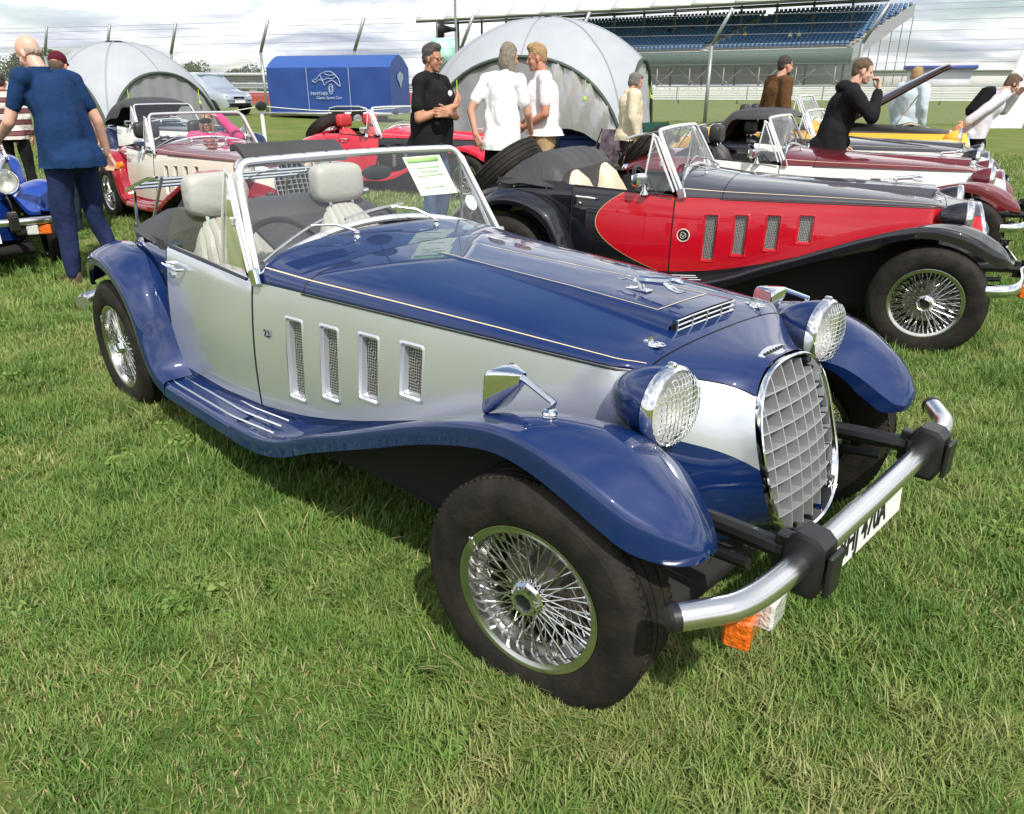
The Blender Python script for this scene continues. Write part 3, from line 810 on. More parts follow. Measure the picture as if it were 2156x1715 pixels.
    m.grid(rows); CM['screen_glass'] = m.mesh('screen_glass')
    m = MB()
    for y in np.linspace(-.42, .42, 10): m.ell((wx(TZ)-.002, y, TZ+.016), (.006, .006, .006), 8)
    CM['popper'] = m.mesh('popper')
    m = MB()   # bottom rubber + brackets
    for s in (-1, 1): m.box((-1.405, s*.58, .788), (.05, .02, .06), R3('Y', -.3), bev=.006)
    CM['screen_bracket'] = m.pieces('screen_bracket')
    # side pillars + quarter frames
    m = MB()
    m.tube([(-1.455, -.572, .795), (-1.53, -.553, .94), (-1.612, -.527, 1.105)], .008, 6); m.tube([(-1.425, -.575, .795), (-1.50, -.556, .94), (-1.588, -.53, 1.105)], .0075, 6)
    m.tube([(-1.65, -.572, .79), (-1.632, -.56, .95), (-1.613, -.535, 1.115)], .0065, 6); m.box((-1.607, -.532, 1.11), (.04, .014, .018), R3('Y', .5), bev=.004)
    m.box((-1.545, -.562, .955), (.02, .02, .03), bev=.004)
    both('quarter_frame', m)
    m = MB(); m.add([(-1.46, -.571, .80), (-1.65, -.572, .80), (-1.615, -.536, 1.105), (-1.608, -.53, 1.105)], [(0, 1, 2, 3)]); both('quarter_glass', m, smooth=False)
    m = MB(); pts = [(-1.655, .797), (-1.618, 1.10), (-1.70, 1.095), (-1.82, 1.06), (-1.94, 1.0), (-2.03, .93), (-2.075, .86), (-2.085, .812), (-1.87, .804)]
    m.add([(x, -(.592-.17*(z-.80)), z) for x, z in pts], [tuple(range(len(pts)))]); both('door_glass', m, smooth=False)
    m = MB(); m.tube([(x, -.588, ip(x, [-2.1, -1.44], [.808, .775])) for x in np.linspace(-2.09, -1.45, 6)], .006, 6); both('waist_trim', m)
    # wipers
    m = MB()
    for y0, s in ((-.20, 1), (.17, 1)):
        x0 = -1.345; z0 = bon_z(x0, y0)
        m.lathe([(.0, .03), (.009, .028), (.011, .018), (.008, .012), (.011, .004), (.014, 0)], 10, 'z', (x0, y0, z0))
        p1 = (wx(zb(y0-.10)+.045)+.022, y0-.12, zb(y0-.10)+.045)
        m.tube([(x0, y0, z0+.024), ((x0+p1[0])/2, y0-.05, (z0+.024+p1[2])/2+.012), p1], [.006, .005, .004], 6)
        a = []
        for q in np.linspace(.06, -.22, 7):
            yy = p1[1]+q; zz = zb(yy)+.045-(q-.0)*-.08; a.append((wx(zz)+.014, yy, zz))
        m.tube(a, .005, 6)
    CM['wiper'] = m.pieces('wiper', 'y')
    m = MB(); m.ell((-1.62, .10, 1.065), (.012, .075, .03), 14); m.tube([(-1.60, .10, 1.135), (-1.62, .10, 1.09)], .004); CM['cabin_mirror'] = m.mesh('cabin_mirror')
    # --- folded hood (tonneau)
    rows = []
    for X, zt, hw, sag in ((-2.20, .86, .57, .035), (-2.26, .895, .575, .02), (-2.36, .91, .57, .0), (-2.48, .895, .555, -.005), (-2.58, .865, .535, -.01), (-2.66, .83, .51, 0), (-2.70, .80, .49, 0)):
        r = []
        for q in np.linspace(-1, 1, 41):
            e = abs(q)**7; z = zt*(1-e)+.795*e - sag*(1-q*q)*.5+.006*sin(q*23)*sin(X*40)
            r.append((X, q*hw, z))
        rows.append(r)
    D = crg(np.array(rows), 4, 1); m = MB(); m.grid(D, flip=True)
    f0 = D[0]; m.grid(np.stack([f0, np.array([[-2.17, p[1]*.97, .70] for p in f0])], 0), flip=False)
    for s in (-1, 1): m.grid([[(x, s*(ip(x, [-2.7, -2.2], [.49, .572])+.006), z) for z in (.815, .75-.03*(x+2.45)**2*4)] for x in np.linspace(-2.68, -2.15, 10)], flip=s > 0)
    CM['hood_folded'] = m.mesh('hood_folded')
    m = MB()
    for s in (-1, 1):
        for x in (-2.66, -2.55, -2.42, -2.3): m.ell((x, s*(ip(x, [-2.7, -2.2], [.49, .572])+.008), .785), (.006, .004, .006), 6)
    CM['hood_stud'] = m.mesh('hood_stud')
    # --- hood raised
    rows = []
    for X, zt, hw in ((-1.60, 1.155, .50), (-1.75, 1.215, .52), (-1.95, 1.25, .53), (-2.15, 1.245, .53), (-2.35, 1.18, .54), (-2.52, 1.03, .55), (-2.62, .87, .54), (-2.65, .80, .53)):
        r = []
        for q in np.linspace(-1, 1, 25):
            t = q*pi/2*.98; yy = math.copysign(abs(sin(t))**.75, t)*hw; hgt = abs(cos(t))**.35
            base = .80 if X < -2.1 else ip(X, [-2.1, -1.6], [.98, 1.08])
            r.append((X, yy, base+(zt-base)*hgt))
        rows.append(r)
    D = crg(np.array(rows), 4, 1); m = MB(); m.grid(D, flip=True); CM['hood_raised'] = m.mesh('hood_raised')
    # --- half-lowered bulky hood
    rows = []
    for X, zt, hw in ((-1.75, 1.08, .45), (-1.95, 1.16, .50), (-2.2, 1.17, .52), (-2.4, 1.15, .53), (-2.5, 1.10, .53), (-2.62, .95, .54), (-2.78, .78, .52), (-2.82, .72, .50)):
        r = []
        for q in np.linspace(-1, 1, 25):
            t = q*pi/2*.98; yy = math.copysign(abs(sin(t))**.75, t)*hw
            base = .72 if X < -2.45 else ip(X, [-2.45, -1.75], [.98, 1.02]); r.append((X, yy, base+(zt-base)*abs(cos(t))**.35))
        rows.append(r)
    D = crg(np.array(rows), 4, 1); m = MB(); m.grid(D, flip=True); CM['hood_half'] = m.mesh('hood_half')
    # --- luggage rack
    m = MB()
    for x, z in ((-2.62, 1.0), (-2.72, .975), (-2.82, .95)): m.tube([(x, y, z) for y in np.linspace(-.43, .43, 5)], .008, 7)
    for y in (-.43, .43, -.15, .15): m.tube([(-2.50, y, 1.02), (-2.62, y, 1.005), (-2.86, y, .945), (-2.90, y, .93)], .0075, 7)
    for y in (-.40, .40): m.tube([(-2.52, y, 1.02), (-2.68, y*1.05, .79)], .007, 7); m.tube([(-2.88, y, .93), (-2.94, y, .70)], .007, 7)
    m.tube([(-2.90, y, .93+.03*cos(y*3)) for y in np.linspace(-.43, .43, 9)], .008, 7)
    CM['rack'] = m.mesh('luggage_rack')
    # --- tail lamp
    m = MB(); m.lathe([(0, -.035), (.028, -.03), (.04, -.012), (.045, .0), (.045, .03)], 16, 'x', (-2.90, -.40, .67), R=R3('Y', .35)); both('tail_lamp', m)
    # --- headlamps
    m = MB(); hx, hyy, hz = .128, -.398, .718
    prof = [(.0, -.145), (.020, -.14), (.042, -.126), (.063, -.098), (.077, -.065), (.085, -.033), (.088, -.01), (.088, .0)]
    m.lathe(prof, 32, 'x', (hx, hyy, hz)); m.tube([(hx-.05, hyy+.03, hz-.06), (hx-.06, hyy+.05, hz-.13)], .03, 10); both('lamp_shell', m)
    m = MB(); m.lathe([(.088, -.012), (.0945, -.008), (.0965, .004), (.0945, .015), (.088, .022), (.083, .020)], 36, 'x', (hx, hyy, hz)); m.box((hx+.005, hyy, hz+.098), (.02, .012, .012), bev=.003); both('lamp_bezel', m)
    m = MB(); m.lathe([(.0, .0)]+[(.084*sin(t), .017+.021*cos(t)) for t in np.linspace(.02, pi/2, 8)], 32, 'x', (hx, hyy, hz)); both('lamp_lens', m)
    m = MB(); m.lathe([(.0, -.035), (.03, -.03), (.06, -.015), (.083, .015)], 32, 'x', (hx, hyy, hz)); both('lamp_reflector', m)
    g = MB()
    for k in range(-6, 7):
        q = k*.0127
        h = sqrt(max(0, .085**2-q*q))
        def dome(y, z): return .026+.024*sqrt(max(0, 1-(y*y+z*z)/.0076))
        g.tube([(hx+dome(q, z), hyy+q+.0016*(1 if i % 2 else -1), hz+z) for i, z in enumerate(np.linspace(-h, h, 13))], .0011, 4, caps=False)
        g.tube([(hx+dome(y, q), hyy+y, hz+q+.0016*(1 if i % 2 else -1)) for i, y in enumerate(np.linspace(-h, h, 13))], .0011, 4, caps=False)
    both('stone_guard', g)
    # --- bumper (tube style)
    yb = [-.715, -.66, -.60, -.5, -.3, 0, .3, .5, .60, .66, .715]
    xb = [.385, .42, .452, .468, .474, .478, .474, .468, .452, .42, .385]
    P = cr([(x, y, .455+.006*(1-abs(y))) for x, y in zip(xb, yb)], 4); m = MB(); m.tube(P, .0275, 20, caps=False); CM['bumper_tube'] = m.mesh('bumper_tube')
    m = MB()
    for s in (-1, 1):
        e = Vector(P[0] if s < 0 else P[-1]); d = (e-Vector(P[1] if s < 0 else P[-2])).normalized()
        m.tube([e-d*.004, e+d*.012, e+d*.018], [.029, .029, .023], 20)
    CM['bumper_cap'] = m.pieces('bumper_cap')
    m = MB(); y = -.365
    rows = []
    for yy, sc in ((-.398, .74), (-.393, .86), (-.335, .86), (-.33, .74)):
        c0 = Vector((.478, yy, .462)); r = []
        for a, b in ((-.055, -.05), (-.05, .045), (-.02, .085), (.03, .08), (.052, .06), (.055, .02), (.055, -.055), (.04, -.085), (-.01, -.088), (-.045, -.07)): r.append((c0.x+a*sc, yy, c0.z+b*sc))
        rows.append(r)
    m.grid(rows, closed_v=True); m.add(rows[0], [tuple(range(10))[::-1]]); m.add(rows[-1], [tuple(range(10))]); m.box((.535, -.365, .455), (.012, .062, .10), bev=.004)
    both('overrider', m, sharp=30)
    m = MB(); m.tube([(.12, -.345, .44), (.30, -.355, .455), (.44, -.365, .462)], .024, 10); m.tube([(.05, -.36, .36), (.36, -.38, .40)], .014, 8); m.box((.425, -.365, .46), (.03, .03, .09), bev=.004); m.tube([(.44, -.33, .43), (.44, -.33, .49)], .008, 8); both('bumper_arm', m)
    m = MB(); m.box((.466, 0, .368), (.006, .52, .110), R3('Y', -.06), bev=.002); m.tube([(.46, -.2, .36), (.468, -.2, .44)], .006); m.tube([(.46, .2, .36), (.468, .2, .44)], .006); CM['plate'] = m.mesh('plate')
    m = MB(); m.box((.445, -.560, .388), (.055, .085, .070), R3('Z', .25), bev=.006); both('indicator_amber', m)
    m = MB(); m.box((.458, -.476, .392), (.05, .078, .070), R3('Z', .12), bev=.006); m.box((.43, -.50, .42), (.02, .08, .03)); both('indicator_clear', m)
    # --- blade bumper
    P = cr([(.25, -.74, .40), (.33, -.74, .405), (.39, -.70, .41), (.43, -.58, .42), (.45, -.3, .43), (.455, 0, .43), (.45, .3, .43), (.43, .58, .42), (.39, .70, .41), (.33, .74, .405), (.25, .74, .40)], 4)
    sec = [(-.008, -.035), (.004, -.03), (.012, -.015), (.014, 0), (.012, .015), (.004, .03), (-.008, .035)]; rows = []
    for i, p in enumerate(P):
        d = P[min(i+1, len(P)-1)]-P[max(i-1, 0)]; nx, ny = d[1], -d[0]; l = hypot(nx, ny)
        rows.append([(p[0]+nx/l*a, p[1]+ny/l*a, p[2]+b) for a, b in sec])
    m = MB(); m.grid(rows, flip=True); m.grid([[r[-1], r[0]] for r in rows], flip=True); CM['bumper_blade'] = m.mesh('bumper_blade')
    m = MB(); rows = [[(.455+.012*a, -.34+.022*b, z) for a, b in ((-1, -1), (0, -1.1), (1.6, -.6), (1.9, 0), (1.6, .6), (0, 1.1), (-1, 1))] for z in np.linspace(.30, .50, 7)]; m.grid(rows, flip=True); both('blade_overrider', m)
    # rear bumper tube
    m = MB(); m.tube(cr([(-3.10, -.67, .40), (-3.17, -.63, .40), (-3.21, -.5, .40), (-3.22, 0, .40), (-3.21, .5, .40), (-3.17, .63, .40), (-3.10, .67, .40)], 4), .03, 14); CM['rear_bumper'] = m.mesh('rear_bumper')
    # --- wing mirror on stalk
    m = MB(); b0 = Vector((-.03, -.615, .700))
    m.lathe([(.0, .026), (.016, .024), (.018, .018), (.015, .014), (.018, .008), (.02, 0)], 16, 'z', tuple(b0)); m.tube([b0+Vector((0, 0, .02)), b0+Vector((.014, 0, .045)), b0+Vector((-.075, -.002, .078)), b0+Vector((-.095, -.002, .080))], [.008, .007, .0075, .01], 8)
    both('mirror_stalk', m)
    m = MB(); c0 = b0+Vector((-.165, .0, .030)); rows = []
    for d, s in ((.0, 1.0), (.004, 1.03), (.010, 1.0), (.03, .82), (.055, .56), (.075, .33), (.082, .25), (.083, .0)):
        r = []
        for k in range(20):
            t = 2*pi*k/20; yy = math.copysign(abs(cos(t))**.25, cos(t))*.045*s; zz = math.copysign(abs(sin(t))**.25, sin(t))*.055*s
            r.append((c0.x+d+zz*.10, c0.y+yy*1.0, c0.z+zz+d*.55))
        rows.append(r)
    m.grid(rows, closed_v=True, flip=True); both('mirror_shell', m)
    m = MB(); m.add([(p[0]-.001, p[1]*1, p[2]) for p in rows[0]], [tuple(range(20))]); both('mirror_glass', m, smooth=False)
    # --- wheel
    prof = [(.196, -.050), (.187, -.074), (.190, -.083), (.205, -.091), (.23, -.0945), (.252, -.0935), (.266, -.090), (.2665, -.0885), (.274, -.085), (.285, -.077), (.292, -.069), (.296, -.063)]
    tread = []
    for y in (-.064, -.05, -.049, -.045, -.044, -.022, -.021, -.017, -.016, .016, .017, .021, .022, .036, .0361, .0449, .045, .052):
        tread.append((.290 if abs(y) in (.049, .045, .021, .017) else .297, y))
    full = prof+tread[1:-1]+[(r, -y*.82) for r, y in prof[::-1]]
    m = MB(); m.lathe(full, 72, 'y', closed=False); CM['tyre'] = m.mesh('tyre', sharp=40)
    m = MB()
    for k in range(90):
        t = 2*pi*k/90; 
        for y in (-.058, .048): m.box((.2955*cos(t), y, .2955*sin(t)), (.004, .016, .012), Matrix.Rotation(-t, 3, 'Y') @ R3('X', .4 if y < 0 else -.4))
    CM['tread_block'] = m.mesh('tread_block', False)
    m = MB(); m.lathe([(.175, -.066), (.185, -.077), (.189, -.0795), (.188, -.083), (.184, -.084), (.177, -.080), (.168, -.076), (.165, -.062), (.162, -.045), (.150, -.030), (.148, .03), (.165, .07), (.188, .08)], 64, 'y', closed=False); CM['rim'] = m.mesh('rim', sharp=50)
    m = MB()
    for k in range(24):
        t = 2*pi*k/24
        for dt, ro, yo, yi, ri in ((.16, .163, -.052, -.062, .040), (-.16, .163, -.058, -.062, .040), (.30, .150, -.028, .03, .044), (-.30, .150, -.022, .03, .044)):
            a = t+(.0 if dt > 0 else pi/24)
            p0 = (ri*cos(a+dt*1.9), yi, ri*sin(a+dt*1.9)); p1 = (ro*cos(a), yo, ro*sin(a)); m.tube([p0, p1], .0019, 5, caps=False)
            v = Vector(p1)-Vector(p0); m.tube([Vector(p1)-v.normalized()*.014, p1], .0036, 5, caps=False)
    CM['spokes'] = m.mesh('spokes')
    m = MB(); m.lathe([(.0, -.085), (.022, -.085), (.024, -.092), (.034, -.090), (.037, -.078), (.044, -.072), (.045, -.055), (.040, -.05), (.040, .03), (.05, .035)], 8, 'y'); CM['hub_cap'] = m.mesh('hub_cap', sharp=20)
    m = MB(); m.lathe([(.0, -.0865), (.021, -.0865), (.0225, -.085)], 20, 'y'); CM['hub_emblem'] = m.mesh('hub_emblem')
    m = MB(); m.lathe([(.03, .02), (.07, .015), (.085, .005), (.115, .005), (.118, .03), (.125, .05), (.14, .06)], 40, 'y')
    for k in range(4): m.tube([(.066*cos(k*pi/2+.4), -.03, .066*sin(k*pi/2+.4)), (.066*cos(k*pi/2+.4), .02, .066*sin(k*pi/2+.4))], .011, 10)
    CM['brake'] = m.mesh('brake')
    m = MB(); m.box((.0, 0, 0), (.012, .008, .03), bev=.002); m.v = [(x+cos(2.55)*.181, y-.083, z+sin(2.55)*.181) for x, y, z in m.v]; CM['balance_weight'] = m.mesh('balance_weight')
    # visor flap behind the windscreen header
    rows = []
    for i, t in enumerate(np.linspace(0, 1, 8)):
        rows.append([(-1.64-.12*t-.05*(1 if False else 0), y, 1.140+.055*sin(t*2.1)-.010*abs(y+.2)) for y in np.linspace(-.435, -.02, 10)])
    m = MB(); m.grid(rows); m.grid([[(x, y, z-.02) for x, y, z in r] for r in rows], flip=True); m.grid([[r[0] for r in rows], [(r[0][0], r[0][1], r[0][2]-.02) for r in rows]]); m.grid([rows[-1], [(p[0], p[1], p[2]-.02) for p in rows[-1]]]); CM['visor'] = m.mesh('sun_visor')
build_car_meshes()

CHROME = mat('chrome', (.86, .87, .88), .06, 1.0)
ALU = mat('polished_aluminium', (.88, .88, .88), .22, .75)
CHROME_D = mat('worn_chrome', (.66, .66, .64), .18, 1.0, noise=(30, (.45, .44, .42), .5))
STEEL = mat('brushed_steel', (.80, .80, .79), .24, 1.0)
RUBBER = mat('tyre_rubber', (.010, .009, .008), .7, spec=.22, noise=(14, (.030, .024, .018), .8), bump=(80, .15))
BLACKP = mat('black_plastic', (.012, .012, .013), .35)
DARK = mat('dark_underside', (.012, .011, .010), .9)
LINER = mat('wing_liner_black', (.01, .01, .01), .9)
FABRIC = mat('hood_vinyl', (.035, .034, .036), .6, bump=(35, .25), noise=(4, (.06, .06, .062), .6))
SEATG = mat('grey_leather', (.40, .385, .345), .5, bump=(60, .12), noise=(5, (.42, .41, .39), .5))
CARPET = mat('dark_carpet', (.02, .02, .022), .95)
GLASS = None
def glass_mat(name, tint=(.93, .97, .95), refl=.10):
    if name in MATS: return MATS[name]
    m = bpy.data.materials.new(name); m.use_nodes = True; t = m.node_tree; t.nodes.clear()
    o = t.nodes.new('ShaderNodeOutputMaterial'); mx = t.nodes.new('ShaderNodeMixShader'); tr = t.nodes.new('ShaderNodeBsdfTransparent'); gl = t.nodes.new('ShaderNodeBsdfGlossy'); lw = t.nodes.new('ShaderNodeLayerWeight')
    tr.inputs[0].default_value = (*tint, 1); gl.inputs['Roughness'].default_value = .02; gl.inputs[0].default_value = (1, 1, 1, 1); lw.inputs[0].default_value = .16
    mm = t.nodes.new('ShaderNodeMath'); mm.operation = 'MULTIPLY_ADD'; mm.inputs[1].default_value = .7; mm.inputs[2].default_value = refl
    t.links.new(lw.outputs['Fresnel'], mm.inputs[0]); t.links.new(mm.outputs[0], mx.inputs[0]); t.links.new(tr.outputs[0], mx.inputs[1]); t.links.new(gl.outputs[0], mx.inputs[2]); t.links.new(mx.outputs[0], o.inputs[0])
    MATS[name] = m; return m
GLASS = glass_mat('screen_glass', refl=.08)
LENS = glass_mat('lamp_glass', (.97, .97, .95), .12)
def grid_mat(name, c1, c2, scale, rot=.785, metal=.6):
    m = mat(name, c1, .4, metal); t = m.node_tree
    if t.nodes.get('Checker Texture'): return m
    ck = t.nodes.new('ShaderNodeTexChecker'); tcn = t.nodes.new('ShaderNodeTexCoord'); mp = t.nodes.new('ShaderNodeMapping')
    mp.inputs['Rotation'].default_value = (0, rot, 0); t.links.new(tcn.outputs['Object'], mp.inputs[0]); t.links.new(mp.outputs[0], ck.inputs[0])
    ck.inputs['Scale'].default_value = scale; ck.inputs[1].default_value = (*c1, 1); ck.inputs[2].default_value = (*c2, 1); t.links.new(ck.outputs[0], t.nodes['Principled BSDF'].inputs['Base Color'])
    return m
MESHM = grid_mat('vent_wire_mesh', (.42, .42, .41), (.03, .03, .03), 160)
GRILLEM = mat('grille_alloy', (.46, .47, .48), .45, .5)
AMBER = mat('amber_lens', (.62, .10, .003), .15, coat=1, bump=(90, .5), noise=(60, (.8, .17, .01), .8))
CLEARL = mat('clear_lens', (.62, .65, .62), .12, coat=1, bump=(90, .5))
PLATEW = mat('plate_white', (.78, .78, .75), .4)
INK = mat('black_ink', (.01, .01, .01), .5)
GOLD = mat('stripe_cream', (.72, .60, .38), .4)
REFL = mat('lamp_silver', (.93, .92, .88), .42, .85)
MIRG = mat('mirror_silver', (.9, .92, .93), .02, 1.0)

def make_wheel(car, loc, steer=0.0, side=-1, lod=0):
    w = obj('wheel', CM['rim'], CHROME_D, car, loc, (0, 0, steer+(pi if side > 0 else 0)))
    obj('tyre', CM['tyre'], RUBBER, w); obj('spokes', CM['spokes'], CHROME_D, w)
    if lod < 2:
        obj('hub_cap', CM['hub_cap'], CHROME, w); obj('hub_emblem', CM['hub_emblem'], BLACKP, w); obj('brake', CM['brake'], mat('cast_iron', (.22, .21, .20), .5, .8, noise=(20, (.25, .12, .05), .4)), w)
    if lod == 0:
        obj('tread_block', CM['tread_block'], RUBBER, w); obj('balance_weight', CM['balance_weight'], STEEL, w)
    return w
def make_car(name, label, group, loc, rz, top, side, wing, hood='folded', lod=0, bumper='tube', spare=False, rack=True, guard=True, seats=None, mirrors=True, door=None, glass_up=True, lamp=None, rear=None, plate=None, hide_bonnet=False, stripe=None, quarter=True, steer=0.0, headrests=True, hood_k=1.0):
    c = thing(name, label, 'car', loc, rz, group)
    seats = seats or SEATG; door = door or side; rear = rear or wing; lamp = lamp or wing; stripe = stripe or GOLD
    for s in ('r', 'l'):
        p = obj('side_panel', CM['side_'+s], side, c)
        obj('vent_frame', CM['vent_frame_'+s], side, p); obj('vent_mesh', CM['vent_mesh_'+s], MESHM, p)
        obj('valance', CM['valance_'+s], wing, c); obj('inner_side', CM['inner_side_'+s], DARK, c)
        d = obj('door', CM['door_'+s], door, c); obj('handle', CM['door_handle_'+s], CHROME, d); obj('door_gap', CM['door_gap_'+s], INK, d); obj('waist_trim', CM['waist_trim_'+s], BLACKP, d)
        if glass_up and s == 'r': obj('door_glass', CM['door_glass_'+s], GLASS, d)
        obj('sill', CM['sill_'+s], wing, c)
        w = obj('front_wing', CM['front_wing_'+s], wing, c); obj('wing_liner', CM['wing_liner_'+s], LINER, w)
        b = obj('running_board', CM['running_board_'+s], wing, c); obj('tread_strip', CM['tread_strip_'+s], CHROME, b)
        obj('rear_wing', CM['rear_wing_'+s], wing, c); obj('rear_quarter', CM['rear_quarter_'+s], rear, c)
        h = obj('headlight', CM['lamp_shell_'+s], lamp, c)
        obj('bezel', CM['lamp_bezel_'+s], CHROME, h); obj('reflector', CM['lamp_reflector_'+s], REFL, h); obj('lens', CM['lamp_lens_'+s], LENS, h)
        if guard: obj('stone_guard', CM['stone_guard_'+s], CHROME, h)
        obj('tail_lamp', CM['tail_lamp_'+s], CHROME, c)
        if quarter:
            q = obj('quarter_light', CM['quarter_frame_'+s], ALU, c); obj('pane', CM['quarter_glass_'+s], GLASS, q)
        if mirrors:
            k = obj('wing_mirror', CM['mirror_stalk_'+s], CHROME, c); obj('shell', CM['mirror_shell_'+s], CHROME, k); obj('mirror_glass', CM['mirror_glass_'+s], MIRG, k)
        if bumper == 'tube':
            obj('overrider', CM['overrider_'+s], BLACKP, c); obj('indicator', CM['indicator_amber_'+s], AMBER, c); obj('side_light', CM['indicator_clear_'+s], CLEARL, c)
        else:
            obj('overrider', CM['blade_overrider_'+s], CHROME, c); obj('indicator', CM['indicator_amber_'+s], AMBER, c)
        obj('bumper_arm', CM['bumper_arm_'+s], BLACKP, c)
        sb, cu, hr, po = CM['seat_'+s]; S = obj('seat', sb, seats, c); obj('cushion', cu, seats, S)
        if hood != 'raised' and headrests: obj('headrest', hr, seats, S); obj('headrest_post', po, CHROME, S)
    if not hide_bonnet:
        bn = obj('bonnet', CM['bonnet'], top, c); obj('pinstripe', CM['pinstripe'], stripe, bn)
        sc = obj('scoop', CM['scoop'], top, bn)
        obj('scoop_opening', CM['scoop_dark'], INK, bn); obj('scoop_grille', CM['scoop_grille'], CHROME, bn)
        if lod == 0: obj('scoop_stripe', CM['scoop_stripe'], stripe, bn)
        if lod < 2: obj('mascot', CM['mascot'], CHROME, bn); obj('latch', CM['latch'], CHROME, bn)
    ns = obj('nose', CM['nose'], top, c)
    if lod < 2: bd = obj('badge', CM['badge'], CHROME, ns); obj('badge_letters', CM['badge_letters'], INK, bd)
    obj('scuttle', CM['scuttle'], top, c); obj('inner_shell', CM['inner_shell'], INK, c); obj('seam', CM['seam'], INK, c)
    g = obj('grille', CM['grille_surround'], CHROME, c); obj('grille_back', CM['grille_back'], mat('radiator_black', (.02, .02, .02), .8), g)
    for b in CM['grille_bars']: obj('grille_bar', b, GRILLEM, g)
    obj('tail', CM['tail'], rear, c); obj('chassis', CM['chassis'], DARK, c); obj('cockpit', CM['cockpit'], CARPET, c)
    obj('dashboard', CM['dashboard'], BLACKP, c); st = obj('steering_wheel', CM['steering_wheel'], BLACKP, c); obj('steering_spokes', CM['steering_spokes'], BLACKP, st)
    f = obj('windscreen', CM['screen_frame'], ALU, c); obj('pane', CM['screen_glass'], GLASS, f); obj('bracket', CM['screen_bracket'], CHROME, f)
    obj('wiper', CM['wiper'], CHROME_D, f)
    if lod < 2: obj('popper', CM['popper'], BLACKP, f); obj('cabin_mirror', CM['cabin_mirror'], BLACKP, f)
    if hood: 
        h = obj('folded_hood' if hood == 'folded' else 'hood', CM['hood_'+hood], FABRIC, c)
        if hood == 'folded':
            obj('stud', CM['hood_stud'], CHROME, h); h.scale = (1, 1, hood_k); h.location = (0, 0, .8*(1-hood_k))
    if bumper == 'tube':
        b = obj('bumper', CM['bumper_tube'], STEEL, c); obj('end_cap', CM['bumper_cap'], BLACKP, b)
    else: obj('bumper', CM['bumper_blade'], CHROME, c)
    obj('rear_bumper', CM['rear_bumper'], STEEL, c)
    if plate:
        p = obj('number_plate', CM['plate'], PLATEW, c); tm = text_mesh(plate, .098, .0008, .002)
        t = obj('plate_text', tm, INK, p, (.4702, 0, .368)); t.rotation_euler = Matrix(((0, -.06, 1), (1, 0, 0), (0, 1, .06))).to_euler(); t.scale = (.74, 1.0, 1)
    if rack: obj('luggage_rack', CM['rack'], CHROME, c)
    make_wheel(c, (0, -.655, .305), steer, -1, lod); make_wheel(c, (0, .655, .305), steer, 1, lod)
    make_wheel(c, (-2.55, -.628, .305), 0, -1, lod); make_wheel(c, (-2.55, .628, .305), 0, 1, lod)
    if spare:
        sw = obj('spare_wheel', CM['tyre'], RUBBER, c, (-2.86, 0, .82)); sw.rotation_euler = (pi/2, 0, 0); sw.rotation_euler = Matrix.Rotation(radians(-38), 4, 'Y').to_3x3().to_euler()
        sw.rotation_euler = (Matrix.Rotation(radians(-40), 3, 'Y') @ Matrix.Rotation(radians(90), 3, 'X')).to_euler()
        obj('rim', CM['rim'], CHROME_D, sw)
    return c
# ------------------------------------------------------------------ the cars
BLUE = paint('deep_blue_paint', (.0025, .017, .088), .05, .4)
SILVER = paint('silver_paint', (.70, .725, .775), .74, .29)
RED = paint('red_paint', (.44, .004, .014)); CRIM = paint('crimson_paint', (.58, .012, .035)); MAROON = paint('maroon_paint', (.11, .006, .012)); WHITE = paint('white_paint', (.74, .73, .68)); CREAM = paint('cream_paint', (.74, .70, .58))
BLACK = paint('black_paint', (.006, .006, .009)); NAVY = paint('navy_paint', (.006, .012, .05)); GREY = paint('gunmetal_paint', (.05, .05, .062), .3); YEL = paint('yellow_paint', (.78, .44, .04)); ROYAL = paint('royal_blue_paint', (.008, .045, .28))
REDS = mat('red_leather', (.50, .03, .035), .5); BEIS = mat('beige_leather', (.66, .54, .38), .55, noise=(6, (.6, .5, .36), .5)); BLKS = mat('black_leather', (.02, .02, .02), .5)
def cove_paint():
    """black paint with a red cove, the border curving down the door"""
    m = paint('black_red_two_tone', (.006, .006, .009)); t = m.node_tree; L = t.links.new; b = t.nodes['Principled BSDF']
    tcn = t.nodes.new('ShaderNodeTexCoord'); sp = t.nodes.new('ShaderNodeSeparateXYZ'); L(tcn.outputs['Object'], sp.inputs[0])
    def mm(op, a, c):
        n = t.nodes.new('ShaderNodeMath'); n.operation = op
        for i, v in enumerate((a, c)):
            if isinstance(v, (int, float)): n.inputs[i].default_value = v
            else: L(v, n.inputs[i])
        return n.outputs[0]
    dz = mm('SUBTRACT', sp.outputs[2], .60); par = mm('MULTIPLY', mm('MULTIPLY', dz, dz), 5.2)
    d = mm('SUBTRACT', sp.outputs[0], mm('ADD', par, -1.93))
    r = t.nodes.new('ShaderNodeValToRGB'); r.color_ramp.interpolation = 'CONSTANT'; L(mm('ADD', d, .5), r.inputs[0]); e = r.color_ramp.elements
    e[0].color = (.006, .006, .009, 1); e[1].position = .4955; e[1].color = (.6, .45, .2, 1); e2 = e.new(.5); e2.color = (.44, .004, .014, 1); L(r.outputs[0], b.inputs['Base Color']); return m
G1 = 'neo-classic roadsters parked on the grass'
carA = make_car('roadster', 'blue and silver open roadster with grey seats and mesh headlamp guards', G1, (0, 0, 0), 0, BLUE, SILVER, BLUE, hood='folded', lod=0, plate='BHJ 470A', steer=radians(9.5))
obj('sun_visor', CM['visor'], FABRIC, carA)
